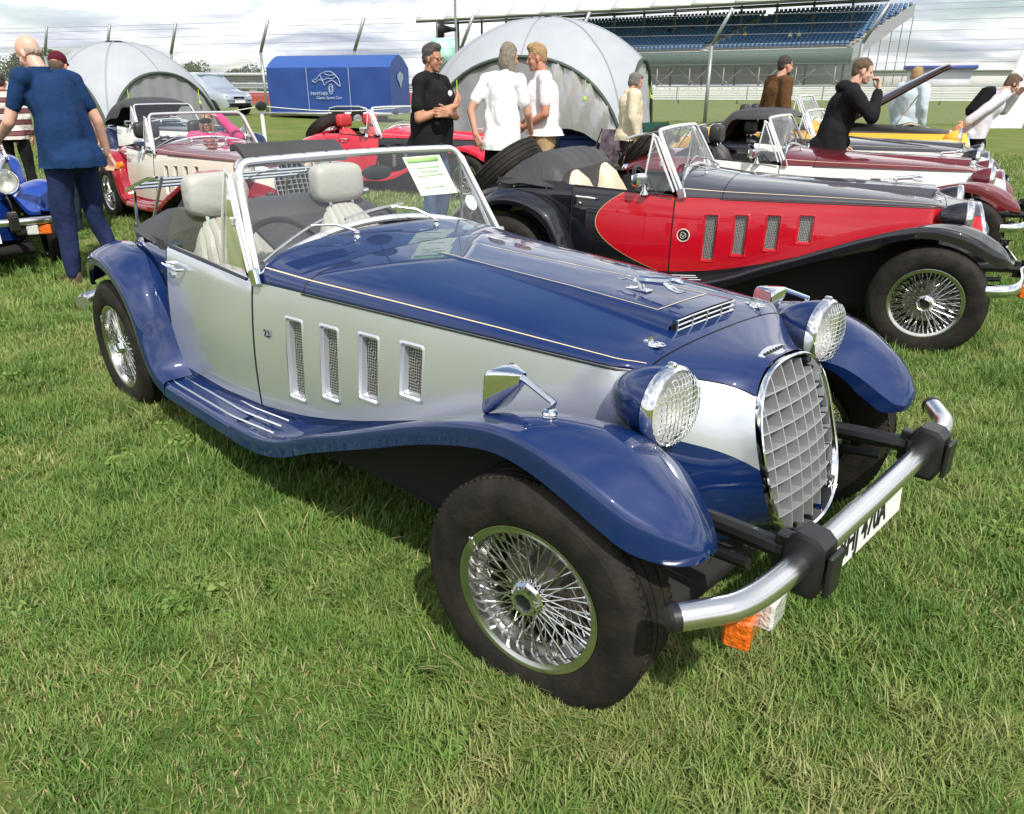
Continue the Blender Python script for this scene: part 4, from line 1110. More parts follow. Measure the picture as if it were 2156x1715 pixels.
for o in carA.children:      # the far wing mirror has been knocked round on its stalk
    if o.name.startswith('wing_mirror') and sum(v.co.y for v in o.data.vertices) > 0:
        o.matrix_local = Matrix.Translation((-.03, .615, 0)) @ Matrix.Rotation(radians(62), 4, 'Z') @ Matrix.Translation((.03, -.615, 0))
# engine size badge on the side panel
tm = text_mesh('2.3', .034, .0006, .0008); o = obj('lettering', tm, BLUE, carA, Vector(c_pt(-1.36, .60, .003))); o.rotation_euler = Matrix(((1, 0, 0), (0, 0, -1), (0, 1, 0))).to_euler()
# permit and round sticker on the windscreen
def wsx(z): return -1.40-(z-.793)*.555
PAPER = mat('permit_paper', (.82, .84, .78), .6, noise=(14, (.62, .78, .50), .7)); STICK = mat('round_sticker', (.55, .72, .78), .5, noise=(40, (.85, .88, .88), .8))
m = MB(); q = [(y, z) for y, z in ((.205, 1.118), (.40, 1.118), (.425, .968), (.23, .972))]; m.add([(wsx(z)-.006, y, z) for y, z in q], [(0, 1, 2, 3)]); pm = obj('permit', m.mesh('permit', False), PAPER, carA)
m = MB(); m.box((wsx(1.10)-.0045, .302, 1.105), (.002, .16, .018), R3('Y', -.507)); obj('permit_band', m.mesh('permit_band', False), mat('permit_green', (.42, .72, .20), .6), pm)
for zz, w in ((1.075, .12), (1.06, .09), (1.045, .13), (1.0, .10)):
    m = MB(); m.box((wsx(zz)-.0045, .315, zz), (.0015, w, .006), R3('Y', -.507)); o = obj('lettering', m.mesh('lettering', False), mat('permit_pale_green', (.55, .76, .42), .6), pm)
m = MB(); m.add([(wsx(.925+.03*sin(t))-.006, .478+.03*cos(t), .925+.03*sin(t)) for t in np.linspace(0, 2*pi, 24)[:-1]], [tuple(range(23))]); obj('round_sticker', m.mesh('round_sticker', False), STICK, carA)
r19 = radians
carB = make_car('roadster', 'red and black open roadster with beige seats and a round side emblem', G1, (-.464, 3.31, 0), radians(19.5), GREY, RED, BLACK, hood='folded', lod=1, bumper='blade', spare=True, rack=False, guard=False, seats=BEIS, door=cove_paint(), glass_up=False, mirrors=False, steer=radians(-4), headrests=False, hood_k=1.7)
m = MB(); c0 = Vector(c_pt(-1.37, .545, .004)); m.lathe([(0, 0), (.034, .0), (.035, -.004)], 28, 'y', c0, R=R3('X', pi)); em = obj('emblem', m.mesh('emblem'), BLACKP, carB)
m = MB(); m.lathe([(.0345, .0), (.0355, .003), (.039, .003), (.040, -.003)], 28, 'y', c0, R=R3('X', pi)); m.tube([c0+Vector((.018*cos(t), -.003, .018*sin(t)*(1+.2*cos(3*t)))) for t in np.linspace(0, 2*pi, 19)], .0016, 5); m.tube([c0+Vector((-.012, -.003, .006)), c0+Vector((0, -.003, -.008)), c0+Vector((.012, -.003, .006))], .0018, 5); obj('lettering', m.mesh('emblem_ring'), mat('emblem_cream', (.75, .70, .6), .4), em)
def door_mirror(car, m=CHROME, s=-1):
    b = MB(); b.lathe([(.0, .06), (.006, .055), (.010, .03), (.022, .012), (.030, 0)], 14, 'z', (-1.63, s*.60, .775)); k = obj('door_mirror', b.mesh('door_mirror'), m, car)
    b = MB(); b.box((-1.66, s*.612, .86), (.06, .105, .075), R3('Z', s*.3), bev=.016); obj('shell', b.mesh('shell'), m, k)
    b = MB(); b.box((-1.69, s*.60, .86), (.004, .085, .058), R3('Z', s*.3)); obj('mirror_glass', b.mesh('mirror_glass', False), MIRG, k)
door_mirror(carB)
# bumper fittings of B
carC = make_car('roadster', 'white sided roadster with a maroon bonnet and black interior', G1, (-.90, 5.574, 0), radians(15.5), MAROON, WHITE, MAROON, hood=None, lod=1, bumper='blade', rack=True, guard=False, seats=BLKS, glass_up=False, mirrors=False, rear=MAROON, door=WHITE, spare=True); door_mirror(carC)
carD = make_car('roadster', 'gunmetal roadster with its bulky black hood half lowered', G1, (-1.55, 7.70, 0), radians(13), GREY, WHITE, BLACK, hood='half', lod=2, bumper='blade', rack=True, guard=False, seats=BLKS, mirrors=False, glass_up=False)
carE = make_car('roadster', 'yellow roadster with its bonnet propped open', G1, (-2.30, 9.5, 0), radians(16), YEL, YEL, YEL, hood=None, lod=2, bumper='blade', rack=False, guard=False, seats=BLKS, mirrors=False, hide_bonnet=True, glass_up=False)
bn = obj('bonnet', CM['bonnet'], GREY, carE); carE.scale = (1.12, 1.12, 1.12); ang = radians(-32)
Mx = Matrix.Translation((-1.165, 0, .92)) @ Matrix.Rotation(ang, 4, 'Y') @ Matrix.Translation((1.165, 0, -.865)); bn.matrix_local = Mx
bi = MB(); bi.grid([[c_arch(x, a, -.02) for a in np.linspace(-1, 1, 21)] for x in np.linspace(-1.16, .05, 12)], flip=True); o = obj('bonnet_lining', bi.mesh('bonnet_lining'), mat('brown_lining', (.06, .03, .028), .7), bn)
m = MB(); m.tube([(-.55, -.3, .80), (-.35, -.3, 1.16)], .007, 6); obj('bonnet_stay', m.mesh('bonnet_stay'), STEEL, carE)
m = MB(); m.box((-.55, 0, .70), (.6, .42, .16), bev=.03); m.ell((-.3, .1, .78), (.1, .1, .05), 12); m.tube([(-.7, -.2, .76), (-.4, .1, .84), (-.1, .15, .76)], .025, 8); obj('engine', m.mesh('engine'), mat('engine_metal', (.12, .115, .11), .5, .6, noise=(12, (.3, .25, .12), .7)), carE)
carF = make_car('roadster', 'crimson roadster with black side panels and red seats behind the windscreen', G1, (-6.70, 5.608, 0), radians(17.3), CRIM, BLACK, CRIM, hood=None, lod=1, bumper='blade', spare=True, rack=False, guard=False, seats=REDS, mirrors=False, glass_up=False, door=CRIM); door_mirror(carF)
carG = make_car('roadster', 'cream and maroon roadster with a woman in pink at the wheel', G1, (-5.81, 1.951, 0), radians(.2), MAROON, CREAM, paint('ruby_paint', (.30, .008, .02)), hood=None, lod=1, bumper='tube', rack=False, guard=False, seats=BLKS, mirrors=False, glass_up=False); door_mirror(carG); door_mirror(carG, s=1)
carH = make_car('roadster', 'white and navy roadster with its black hood raised', G1, (-11.4, 4.02, 0), radians(6.7), NAVY, WHITE, NAVY, hood='raised', lod=2, bumper='blade', rack=False, guard=False, seats=BLKS, mirrors=False, glass_up=False); door_mirror(carH)
carI = make_car('roadster', 'royal blue roadster with bare chrome headlamps beside the bald man', G1, (-6.2, -.62, 0), radians(-8), ROYAL, ROYAL, ROYAL, hood='folded', lod=1, bumper='tube', rack=False, guard=False, seats=BLKS, mirrors=False, glass_up=False, plate='L 28 TS')
# perforated tubes of the parked row keep their own spare wheels
# ------------------------------------------------------------------ people
from mathutils import noise as mnoise
def cap_mesh(mb, p0, p1, r0, r1=None, n=12, flat=1.0, fx=None):
    """closed tapered capsule"""
    r1 = r0 if r1 is None else r1
    p0, p1 = Vector(p0), Vector(p1); d = p1-p0
    if d.length < 1e-6: mb.ell(p0, (r0, r0, r0), n); return
    t = d.normalized(); pts = []; rs = []
    for a in (0.12, .5, .85, 1.2): pts.append(p0-t*r0*cos(a)); rs.append(r0*sin(a))
    pts.append(p0); rs.append(r0); pts.append(p1); rs.append(r1)
    for a in (1.2, .85, .5, 0.12): pts.append(p1+t*r1*cos(a)); rs.append(r1*sin(a))
    mb.tube(pts, rs, n)
def nz(c):
    """cheap smooth noise in [-1, 1] on an array of points"""
    o = random.uniform(0, 40); x, y, z = c[:, 0]+o, c[:, 1]+o*1.7, c[:, 2]-o
    return (np.sin(x+1.7*np.sin(y*.9+z*.6))+np.sin(1.3*y+1.5*np.sin(z*1.1-x*.5))+np.sin(1.1*z+1.6*np.sin(x*.8+y*.7)))/3
def displace(me, fn):
    n = len(me.vertices); c = np.empty(n*3); me.vertices.foreach_get('co', c); no = np.empty(n*3); me.vertices.foreach_get('normal', no); c = c.reshape(-1, 3); no = no.reshape(-1, 3)
    c = c+no*fn(c)[:, None]; me.vertices.foreach_set('co', c.ravel()); return c
def remesh(mb, name, voxel, smooth=6, wr=0.0, wscale=14.0):
    me = new_mesh(name, mb.v, mb.f, True)
    o = bpy.data.objects.new(name, me); COL.objects.link(o)
    r = o.modifiers.new('r', 'REMESH'); r.mode = 'VOXEL'; r.voxel_size = voxel; r.use_smooth_shade = True
    if smooth: s = o.modifiers.new('s', 'SMOOTH'); s.iterations = smooth; s.factor = .5
    dg = bpy.context.evaluated_depsgraph_get(); dg.update()
    m2 = bpy.data.meshes.new_from_object(o.evaluated_get(dg)); bpy.data.objects.remove(o)
    if wr:
        displace(m2, lambda c: wr*(nz(c*[wscale, wscale, wscale*.55])*.7+nz(c*[wscale*2.3, wscale*2.3, wscale*1.1])*.45))
    m2.polygons.foreach_set('use_smooth', [True]*len(m2.polygons)); m2.update(); return m2
SKINM = mat('skin', (.52, .27, .18), .5, noise=(30, (.58, .30, .20), .6)); SKINT = mat('skin_tanned', (.42, .20, .12), .5, noise=(30, (.50, .24, .15), .6)); SKINP = mat('skin_fair', (.62, .36, .27), .5, noise=(30, (.68, .36, .27), .6))
EYE = mat('eye_dark', (.02, .015, .012), .3); LIP = mat('lip', (.42, .14, .12), .5)
def cloth(name, col, col2=None): return mat('cloth_'+name, col, .9, spec=.15, noise=(9, col2 or tuple(c*.8 for c in col), .7), bump=(22, .45))
def hand_mesh(wrist, d, palm_n, curl=.5, L=.175, spread=.012):
    """wrist point, direction of the hand, palm normal -> finely remeshed hand with five fingers"""
    d = Vector(d).normalized(); n = Vector(palm_n); n = (n-d*n.dot(d)).normalized(); s = d.cross(n)
    mb = MB(); w = Vector(wrist)
    for q in (-1.2, -.4, .4, 1.2): cap_mesh(mb, w+s*q*.014+d*.005, w+s*q*.021+d*.085, .017, .014, 8)
    for i, (q, ln) in enumerate(((-1.45, .068), (-.5, .078), (.5, .074), (1.45, .058))):
        a = w+d*.085+s*q*.0215; dd = (d+s*q*spread*5).normalized(); b = a+(dd*cos(curl*.6)+n*sin(curl*.6))*ln*.5; c = b+(dd*cos(curl*1.6)+n*sin(curl*1.6))*ln*.5
        cap_mesh(mb, a, b, .0095, .009, 8); cap_mesh(mb, b, c, .009, .0075, 8)
    a = w+d*.03-s*.03; b = a+(d*.6-s*.7+n*.3).normalized()*.04; c = b+(d*.85-s*.25+n*.4).normalized()*.032
    cap_mesh(mb, a, b, .013, .011, 8); cap_mesh(mb, b, c, .0105, .008, 8)
    return remesh(mb, 'h', .0045, 4)
def head_mesh(k=1.0):
    """head facing +x, origin at the middle of the skull (ear level)"""
    mb = MB()
    mb.ell((-.010, 0, .030), (.098, .076, .090), 20); mb.ell((.028, 0, -.035), (.066, .060, .075), 18); mb.ell((.048, 0, -.085), (.038, .042, .030), 14)
    for s in (-1, 1):
        mb.ell((.060, s*.034, -.030), (.026, .024, .026), 10); mb.ell((.002, s*.076, -.012), (.018, .012, .032), 10, R3('Z', s*.35)); mb.ell((.078, s*.030, .012), (.014, .022, .009), 8)
    cap_mesh(mb, (.088, 0, .008), (.108, 0, -.030), .009, .014, 10); mb.ell((.098, 0, -.034), (.014, .018, .010), 8); mb.ell((.082, 0, -.062), (.016, .026, .008), 8); mb.ell((.080, 0, -.076), (.014, .022, .008), 8); mb.ell((.070, 0, -.098), (.020, .022, .016), 10)
    mb.v = [(x*k, y*k, z*k) for x, y, z in mb.v]
    return remesh(mb, 'hd', .0075, 3)
HEAD0 = head_mesh()
def hair_mesh(style):
    mb = MB()
    if style in ('short', 'mid', 'long', 'fringe'):
        mb.ell((-.016, 0, .042), (.100, .082, .088), 20)
        if style == 'short': mb.ell((-.06, 0, .0), (.052, .070, .075), 16)
        if style == 'mid':
            mb.ell((-.05, 0, -.01), (.066, .084, .10), 16); mb.ell((.035, 0, .098), (.050, .055, .030), 14)
            for s in (-1, 1): mb.ell((-.02, s*.060, -.03), (.05, .032, .085), 12)
        if style == 'long':
            mb.ell((-.055, 0, -.035), (.062, .086, .11), 16)
            for s in (-1, 1): mb.ell((.005, s*.072, -.06), (.045, .026, .12), 12)
        if style == 'fringe':
            mb.ell((-.05, 0, -.005), (.062, .078, .09), 16); mb.ell((.050, 0, .085), (.045, .060, .030), 14)
            for s in (-1, 1): mb.ell((.01, s*.070, .0), (.045, .020, .055), 12)
    elif style == 'quiff':
        mb.ell((-.016, 0, .046), (.102, .080, .088), 20); mb.ell((-.06, 0, .005), (.05, .070, .075), 16); mb.ell((.045, 0, .105), (.045, .055, .034), 14); mb.ell((.0, 0, .115), (.06, .06, .03), 14)
    elif style == 'bald':
        mb.ell((-.062, 0, -.01), (.042, .068, .045), 16)
        for s in (-1, 1): mb.ell((-.03, s*.060, -.002), (.045, .017, .034), 12)
    elif style == 'cap':
        mb.ell((-.010, 0, .050), (.106, .086, .085), 20); 
    # keep the face clear
    me = remesh(mb, 'hair', .009, 2)
    c = displace(me, (lambda c: .005*nz(c*[70, 160, 45])+.004*nz(c*[45, 260, 60])) if style != 'cap' else (lambda c: c[:, 0]*0))
    q = (c[:, 0] > .045) & (c[:, 2] < .062); c[q, 0] = .045-(c[q, 0]-.045)*.3; me.vertices.foreach_set('co', c.ravel())
    return me
def mjoin(name, parts):
    """join (mesh, matrix) pairs in one mesh"""
    vs = []; lp = []; tt = []; o = 0
    for me, M in parts:
        n = len(me.vertices); a = np.empty(n*3); me.vertices.foreach_get('co', a); a = a.reshape(-1, 3)
        if M is not None: a = a @ np.array(M.to_3x3()).T+np.array(M.translation)
        l = np.empty(len(me.loops), dtype=np.int32); me.loops.foreach_get('vertex_index', l); t = np.empty(len(me.polygons), dtype=np.int32); me.polygons.foreach_get('loop_total', t)
        vs.append(a); lp.append(l+o); tt.append(t); o += n
    m = raw_mesh(name, np.vstack(vs), np.concatenate(lp), np.concatenate(tt)); m.polygons.foreach_set('use_smooth', [True]*len(m.polygons)); return m
STD = dict(pelvis=(0, 0, .95), waist=(0, 0, 1.10), chest=(0, 0, 1.30), neck=(0, 0, 1.47), head=(.02, 0, 1.63), look=(1, 0, -.05),
           shl=(0, .185, 1.42), shr=(0, -.185, 1.42), ell=(-.03, .24, 1.14), elr=(-.03, -.24, 1.14), wrl=(.05, .235, .89), wrr=(.05, -.235, .89),
           hil=(0, .095, .93), hir=(0, -.095, .93), knl=(.03, .11, .50), knr=(.03, -.11, .50), anl=(-.02, .12, .08), anr=(-.02, -.12, .08))
def person(label, loc, face, pose=None, k=1.0, shirt=None, legs=None, skin=None, hair='short', hairm=None, sleeves='short', shoes=None, curl=(.5, .5), fat=0.0, jacket=False, collar=False, glasses=None, cap=None, beard=None, wr=.021, group=None, handdir=None, tuck=.0, seat=False, hands=(True, True), skirt=False, hood=False, hem=.86, slim=1.0):
    J = {a: Vector(b) for a, b in STD.items()}
    for a, b in (pose or {}).items(): J[a] = Vector(b)
    P = thing('person', label, 'person', loc, face, group); k *= .972; P.scale = (k*(.5+.5*slim), k*slim, k)
    f = fat
    # body
    mb = MB()
    cap_mesh(mb, J['pelvis'], J['chest'], .115+f, .125+f, 14); cap_mesh(mb, J['chest'], J['neck'], .09, .052, 12); cap_mesh(mb, J['neck'], J['neck']*.45+J['head']*.55, .056, .055, 12)
    for s in 'lr':
        cap_mesh(mb, J['sh'+s], J['el'+s], .050, .042, 12); cap_mesh(mb, J['el'+s], J['wr'+s], .042, .028, 12)
        cap_mesh(mb, J['chest']*.5+J['neck']*.5, J['sh'+s], .055, .045, 12); cap_mesh(mb, J['hi'+s], J['kn'+s], .085, .060, 12); cap_mesh(mb, J['kn'+s], J['an'+s], .058, .040, 12)
    body = remesh(mb, 'b', .014, 5)
    parts = [(body, None)]
    for i, s in enumerate('lr'):
        if not hands[i]: continue
        d = (J['wr'+s]-J['el'+s]); n = Vector((0, -1 if s == 'l' else 1, 0)) if handdir is None else Vector(handdir[i][1])
        if handdir is not None: d = Vector(handdir[i][0])
        if abs(d.normalized().dot(n)) > .95: n = Vector((1, 0, 0))
        parts.append((hand_mesh(J['wr'+s], d, n, curl[i]), None))
    look = J['look'].normalized(); up = (J['head']-J['neck']).normalized()*.5+Vector((0, 0, .8)); yv = up.cross(look).normalized(); zv = look.cross(yv)
    J['head'] = J['head']-up.normalized()*.018
    HM = Matrix(((look.x, yv.x, zv.x, J['head'].x), (look.y, yv.y, zv.y, J['head'].y), (look.z, yv.z, zv.z, J['head'].z), (0, 0, 0, 1))) @ Matrix.Diagonal((.9, .9, .9, 1))
    parts.append((HEAD0, HM))
    B = obj('body', mjoin('body', parts), skin or SKINM, P)
    # face details
    def onhead(name, mb, m): return obj(name, new_mesh(name, [tuple(HM @ Vector(v)) for v in mb.v], mb.f, True), m, P)
    for s in (-1, 1):
        e = MB(); e.ell((.083, s*.031, -.002), (.010, .013, .006), 8); onhead('eye', e, EYE)
    e = MB(); e.ell((.088, 0, -.069), (.012, .024, .0045), 8); onhead('mouth', e, LIP)
    if hair: 
        hm = hair_mesh(hair); obj('hair' if hair != 'cap' else 'cap', mjoin('hair', [(hm, HM)]), hairm, P)
    if hair == 'cap':
        e = MB(); e.ell((.10, 0, .052), (.075, .066, .010), 14); onhead('cap_peak', e, hairm)
        hb = MB(); hb.ell((-.05, 0, -.01), (.055, .074, .065), 14); onhead('hair', hb, cap)
    if beard: e = MB(); e.ell((.048, 0, -.085), (.046, .052, .038), 14); onhead('beard', e, beard)
    if glasses:
        e = MB()
        for s in (-1, 1): e.tube([(.104, s*.034+.024*cos(t), .0+.017*sin(t)) for t in np.linspace(0, 2*pi, 13)], .0025, 5); e.tube([(.100, s*.058, .004), (.0, s*.080, .008)], .0022, 5)
        e.tube([(.106, -.010, .004), (.106, .010, .004)], .0025, 5)
        if glasses == 'sun':
            for s in (-1, 1): e.ell((.103, s*.034, 0), (.004, .026, .019), 10)
        onhead('glasses', e, BLACKP)
    # legs
    if legs is not None:
        mb = MB(); t = .018
        cap_mesh(mb, J['pelvis']+Vector((0, 0, .04)), J['pelvis']-Vector((0, 0, .03)), .108+f, .118+f, 14)
        for s in 'lr':
            cap_mesh(mb, J['hi'+s], J['kn'+s], .095+f*.4, .075, 12); cap_mesh(mb, J['kn'+s], J['an'+s]+Vector((0, 0, .02)), .073, .064, 12); mb.ell(J['hi'+s]-Vector((.04 if not seat else 0, 0, .04)), (.085, .085, .09), 12)
        tm_ = remesh(mb, 'trousers', .014, 4, wr*1.1, 16)
        if shirt is not None:
            n_ = len(tm_.vertices); cc = np.empty(n_*3); tm_.vertices.foreach_get('co', cc); cc = cc.reshape(-1, 3); hz = J['pelvis'].z-.10+.12*tuck
            w_ = np.clip((cc[:, 2]-hz-.005)/.03, 0, 1)*.28
            if not seat: cc[:, 0] += (J['pelvis'].x-cc[:, 0])*w_; cc[:, 1] += (0-cc[:, 1])*w_; tm_.vertices.foreach_set('co', cc.ravel())
        obj('trousers', tm_, legs, P)
        for s in 'lr':
            sh = MB(); a = J['an'+s]; fx = Vector((1, 0.12 if s == 'l' else -.12, 0)).normalized()
            cap_mesh(sh, a+Vector((-.02, 0, -.035)), a+fx*.12+Vector((0, 0, -.05)), .042, .034, 12); cap_mesh(sh, a+Vector((-.02, 0, .0)), a+Vector((-.02, 0, -.04)), .045, .042, 10)
            obj('shoe', remesh(sh, 'shoe', .009, 3), shoes or BLACKP, P)
    # shirt / jacket
    if shirt is not None:
        mb = MB(); t = .022 if not jacket else .034
        hemz = J['pelvis']*(1-tuck)+J['waist']*tuck
        for q in (-1, 1):
            o2 = Vector((0, q*.055, 0)); cap_mesh(mb, J['pelvis']+o2+Vector((0, 0, -.16)), J['waist']+o2, .125+f+t*.8, .112+f+t*.8, 16)
        mb.ell(J['pelvis']+Vector((-.06 if not seat else 0, 0, -.08)), (.155+f, .19+f, .19), 14)
        cap_mesh(mb, J['waist'], J['chest'], .122+f+t*.8, .130+f*.7+t, 16)
        for s, q in (('l', 1), ('r', -1)):
            side = (J['sh'+s]-(J['chest']*.3+J['neck']*.7)); cap_mesh(mb, J['chest']+side*.35-Vector((0, 0, .04)), J['waist']+side*.28, .10+f*.6+t*.5, .095+f*.8+t*.5, 12)
            cap_mesh(mb, J['neck']-Vector((0, 0, .04)), J['sh'+s], .072+t*.2, .056+t*.5, 12); cap_mesh(mb, J['neck']-Vector((.01, 0, .04)), J['chest'], .082, .12, 12)
            e = J['el'+s]; sh = J['sh'+s]
            if sleeves == 'short': e2 = sh+(e-sh)*.64; cap_mesh(mb, sh, e2, .052+t*.3, .053+t*.3, 12)
            else: cap_mesh(mb, sh, e, .060+t*.4, .054+t*.4, 12); cap_mesh(mb, e, e+(J['wr'+s]-e)*.93, .054+t*.4, .042+t*.3, 12)
        sm_ = remesh(mb, 'shirt', .013, 4, wr, 12); hz = J['pelvis'].z-.10+.12*tuck
        n_ = len(sm_.vertices); cc = np.empty(n_*3); sm_.vertices.foreach_get('co', cc); cc = cc.reshape(-1, 3)
        lo = (cc[:, 2] < hz) & (np.hypot(cc[:, 0]-J['pelvis'].x, cc[:, 1]) < .27); cc[lo, 2] = hz+(cc[lo, 2]-hz)*.02; sm_.vertices.foreach_set('co', cc.ravel())
        try: sm_.set_sharp_from_angle(angle=radians(60))
        except Exception: pass
        obj('jacket' if jacket else 'shirt', sm_, shirt, P)
        if collar or hood:
            c = MB(); ct = J['neck']+Vector((0, 0, -.005))
            if hood: c.ell(J['neck']+Vector((-.075, 0, -.005)), (.085, .12, .065), 14); c.ell(J['neck']+Vector((-.02, 0, -.02)), (.09, .11, .045), 14)
            else: c.lathe([(.064, .03), (.070, .032), (.082, -.01), (.09, -.03)], 16, 'z', tuple(ct))
            obj('hood' if hood else 'collar', c.mesh('collar'), shirt, P)
    if skirt:
        c = MB(); c.lathe([(.15, 1.0), (.17, .9), (.21, .55), (.22, .5)], 20, 'z'); obj('skirt', c.mesh('skirt'), legs, P)
    P['joints'] = 1
    return P
def strap(P, a, b, r, m, name): mb = MB(); cap_mesh(mb, a, b, r, r, 10); return obj(name, mb.mesh(name), m, P)
def face_dir(right, away):
    """heading from picture-right / away-from-camera components"""
    h = Vector((_f.x, _f.y, 0)).normalized(); v = _r*right+h*away; return atan2(v.y, v.x)
HG = mat('hair_grey', (.20, .18, .165), .8, noise=(60, (.10, .09, .085), .8), bump=(110, .8)); HSG = mat('hair_salt_grey', (.035, .03, .028), .75, noise=(60, (.13, .12, .11), .8), bump=(110, .8)); HB = mat('hair_brown', (.10, .06, .035), .6, noise=(60, (.16, .10, .06), .7), bump=(110, .8)); HBL = mat('hair_blond', (.32, .20, .09), .7, noise=(60, (.42, .29, .15), .7), bump=(110, .8)); HD = mat('hair_dark', (.025, .018, .015), .6, noise=(60, (.06, .045, .035), .7), bump=(110, .8)); HW = mat('hair_ash', (.26, .225, .175), .8, noise=(60, (.16, .135, .105), .8), bump=(110, .8)); HM_ = mat('hair_light_brown', (.28, .18, .10), .6, noise=(60, (.38, .27, .17), .7), bump=(110, .8)); HBALD = mat('hair_stubble_grey', (.40, .30, .25), .8)
NAVYC = cloth('navy_polo', (.010, .032, .095), (.012, .038, .11)); NAVYT = cloth('navy_trousers', (.016, .026, .075)); BLK = cloth('black', (.010, .010, .011), (.016, .016, .018)); WHT = cloth('white', (.80, .80, .80), (.74, .74, .76)); WHP = cloth('pinkish_white', (.80, .75, .76), (.74, .68, .70)); JEAN = cloth('denim', (.05, .085, .17), (.08, .12, .22)); KHA = cloth('khaki', (.40, .28, .15)); BEI = cloth('beige', (.66, .58, .42)); BRO = cloth('brown_suede', (.11, .055, .022)); PNK = cloth('pink', (.70, .06, .22)); PALE = cloth('pale_blue_denim', (.50, .60, .66)); LGR = cloth('light_grey', (.62, .60, .66)); TEAL = cloth('dark_jeans', (.02, .035, .045)); GRYC = cloth('grey', (.2, .2, .2)); SHOE = mat('brown_shoe', (.08, .05, .035), .6)
# 1 man in navy at the left, seen from behind, head bent to his left hand
p1 = gnd(205, 596); F1 = face_dir(-.93, .38)
person('bald man in a navy polo shirt and navy trousers, seen from behind', (p1.x, p1.y, 0), F1,
       dict(chest=(.04, 0, 1.30), neck=(.11, 0, 1.47), head=(.185, .0, 1.60), look=(1, .3, -.55), shl=(.08, .20, 1.42), shr=(.05, -.21, 1.41), ell=(.16, .30, 1.15), wrl=(.40, .24, 1.03), elr=(-.02, -.30, 1.14), wrr=(.02, -.37, .90), knl=(.05, .13, .5), knr=(.02, -.13, .5), anl=(.05, .15, .08), anr=(-.10, -.16, .08)),
       k=1.045, slim=.92, shirt=NAVYC, legs=NAVYT, skin=SKINP, hair='bald', hairm=HBALD, fat=.035, collar=True, shoes=SHOE, curl=(1.0, 1.3), hem=.9)
pos = Vector((p1.x, p1.y, 0))+Matrix.Rotation(F1, 3, 'Z') @ (Vector((.06, -.40, .79))*1.04)
o_ = MB(); o_.box((0, 0, 0), (.09, .05, .06), bev=.012); o_.tube([(-.02, -.02, 0), (-.05, -.05, .015)], .022, 10); o_.ell((.04, .02, .035), (.02, .02, .018), 8)
t_ = thing('toy_camera', 'small bright orange gadget held in the hand of the man in navy', 'gadget', pos, F1); obj('casing', o_.mesh('casing'), mat('orange_plastic', (.80, .20, .01), .4), t_)
# 2 man in maroon cap
p2 = foot(122, 7.1)
person('man in a maroon cap and dark jeans standing behind the bald man', p2, face_dir(.2, 1), dict(head=(.05, -.02, 1.62), look=(.8, .3, -.3), wrr=(.12, -.24, .95)), k=1.02, shirt=cloth('white_shirt', (.7, .7, .7)), legs=TEAL, hair='cap', hairm=cloth('maroon', (.10, .012, .025)), cap=HB)
# 3 striped jumper
STR = cloth('striped', (.5, .45, .42)); t = STR.node_tree
wv = t.nodes.new('ShaderNodeTexWave'); wv.bands_direction = 'Z'; wv.inputs['Scale'].default_value = 2.2; wv.inputs['Distortion'].default_value = .3; tcn = t.nodes.new('ShaderNodeTexCoord'); t.links.new(tcn.outputs['Object'], wv.inputs[0])
rp = t.nodes.new('ShaderNodeValToRGB'); rp.color_ramp.interpolation = 'CONSTANT'; t.links.new(wv.outputs[1], rp.inputs[0]); e = rp.color_ramp.elements; e[0].color = (.62, .56, .52, 1); e[1].position = .5; e[1].color = (.05, .03, .035, 1); e2 = e.new(.75); e2.color = (.16, .06, .06, 1); t.links.new(rp.outputs[0], t.nodes['Principled BSDF'].inputs['Base Color'])
person('person in a striped jumper with dark hair walking beyond the blue car', foot(2, 9.5), face_dir(-.3, 1), dict(head=(.03, 0, 1.60)), k=.95, shirt=STR, legs=BLK, hair='short', hairm=HD, sleeves='long')
# 4 black shirt, arms crossed
p4 = foot(905, 6.6)
person('man in a black polo shirt and blue jeans with folded arms and glasses', p4, face_dir(.85, -.52),
       dict(head=(.045, 0, 1.625), look=(1, .05, -.1), shl=(.02, .20, 1.41), shr=(.02, -.20, 1.41), ell=(.10, .26, 1.14), elr=(.06, -.27, 1.13), wrl=(.25, -.09, 1.17), wrr=(.245, .05, 1.23), anl=(-.05, .14, .08), anr=(.05, -.14, .08)),
       k=1.035, slim=.92, shirt=BLK, legs=JEAN, skin=SKINT, hair='quiff', hairm=HSG, collar=True, glasses='clear', curl=(.9, .4), fat=.03, handdir=(((-.1, -1, .1), (-1, 0, 0)), ((-.05, .7, .75), (-1, 0, 0))))
m_ = MB(); m_.ell((.178, .07, 1.33), (.012, .034, .026), 10); b4 = [o for o in bpy.data.objects if o.get('label', '').startswith('man in a black polo')][0]; obj('shirt_badge', m_.mesh('shirt_badge'), WHT, b4)
# 5 white tee, back view, hand on hip
p5 = foot(1056, 6.7)
person('man with long ash grey hair in a white tee and black trousers, hand on hip', p5, face_dir(.35, .92),
       dict(chest=(.03, 0, 1.30), neck=(.05, -.02, 1.47), head=(.09, -.05, 1.62), look=(.75, -.65, -.2), ell=(-.10, .30, 1.17), wrl=(-.14, .23, .97), shl=(.01, .185, 1.42), shr=(.02, -.185, 1.40), elr=(.06, -.26, 1.15), wrr=(.20, -.25, .98)),
       k=1.05, slim=.86, shirt=WHT, legs=BLK, skin=SKINM, hair='long', hairm=HW, fat=.012, curl=(.4, .6), handdir=(((.05, -.5, -.85), (1, 0, .2)), ((.6, .3, -.5), (0, 1, 0))))
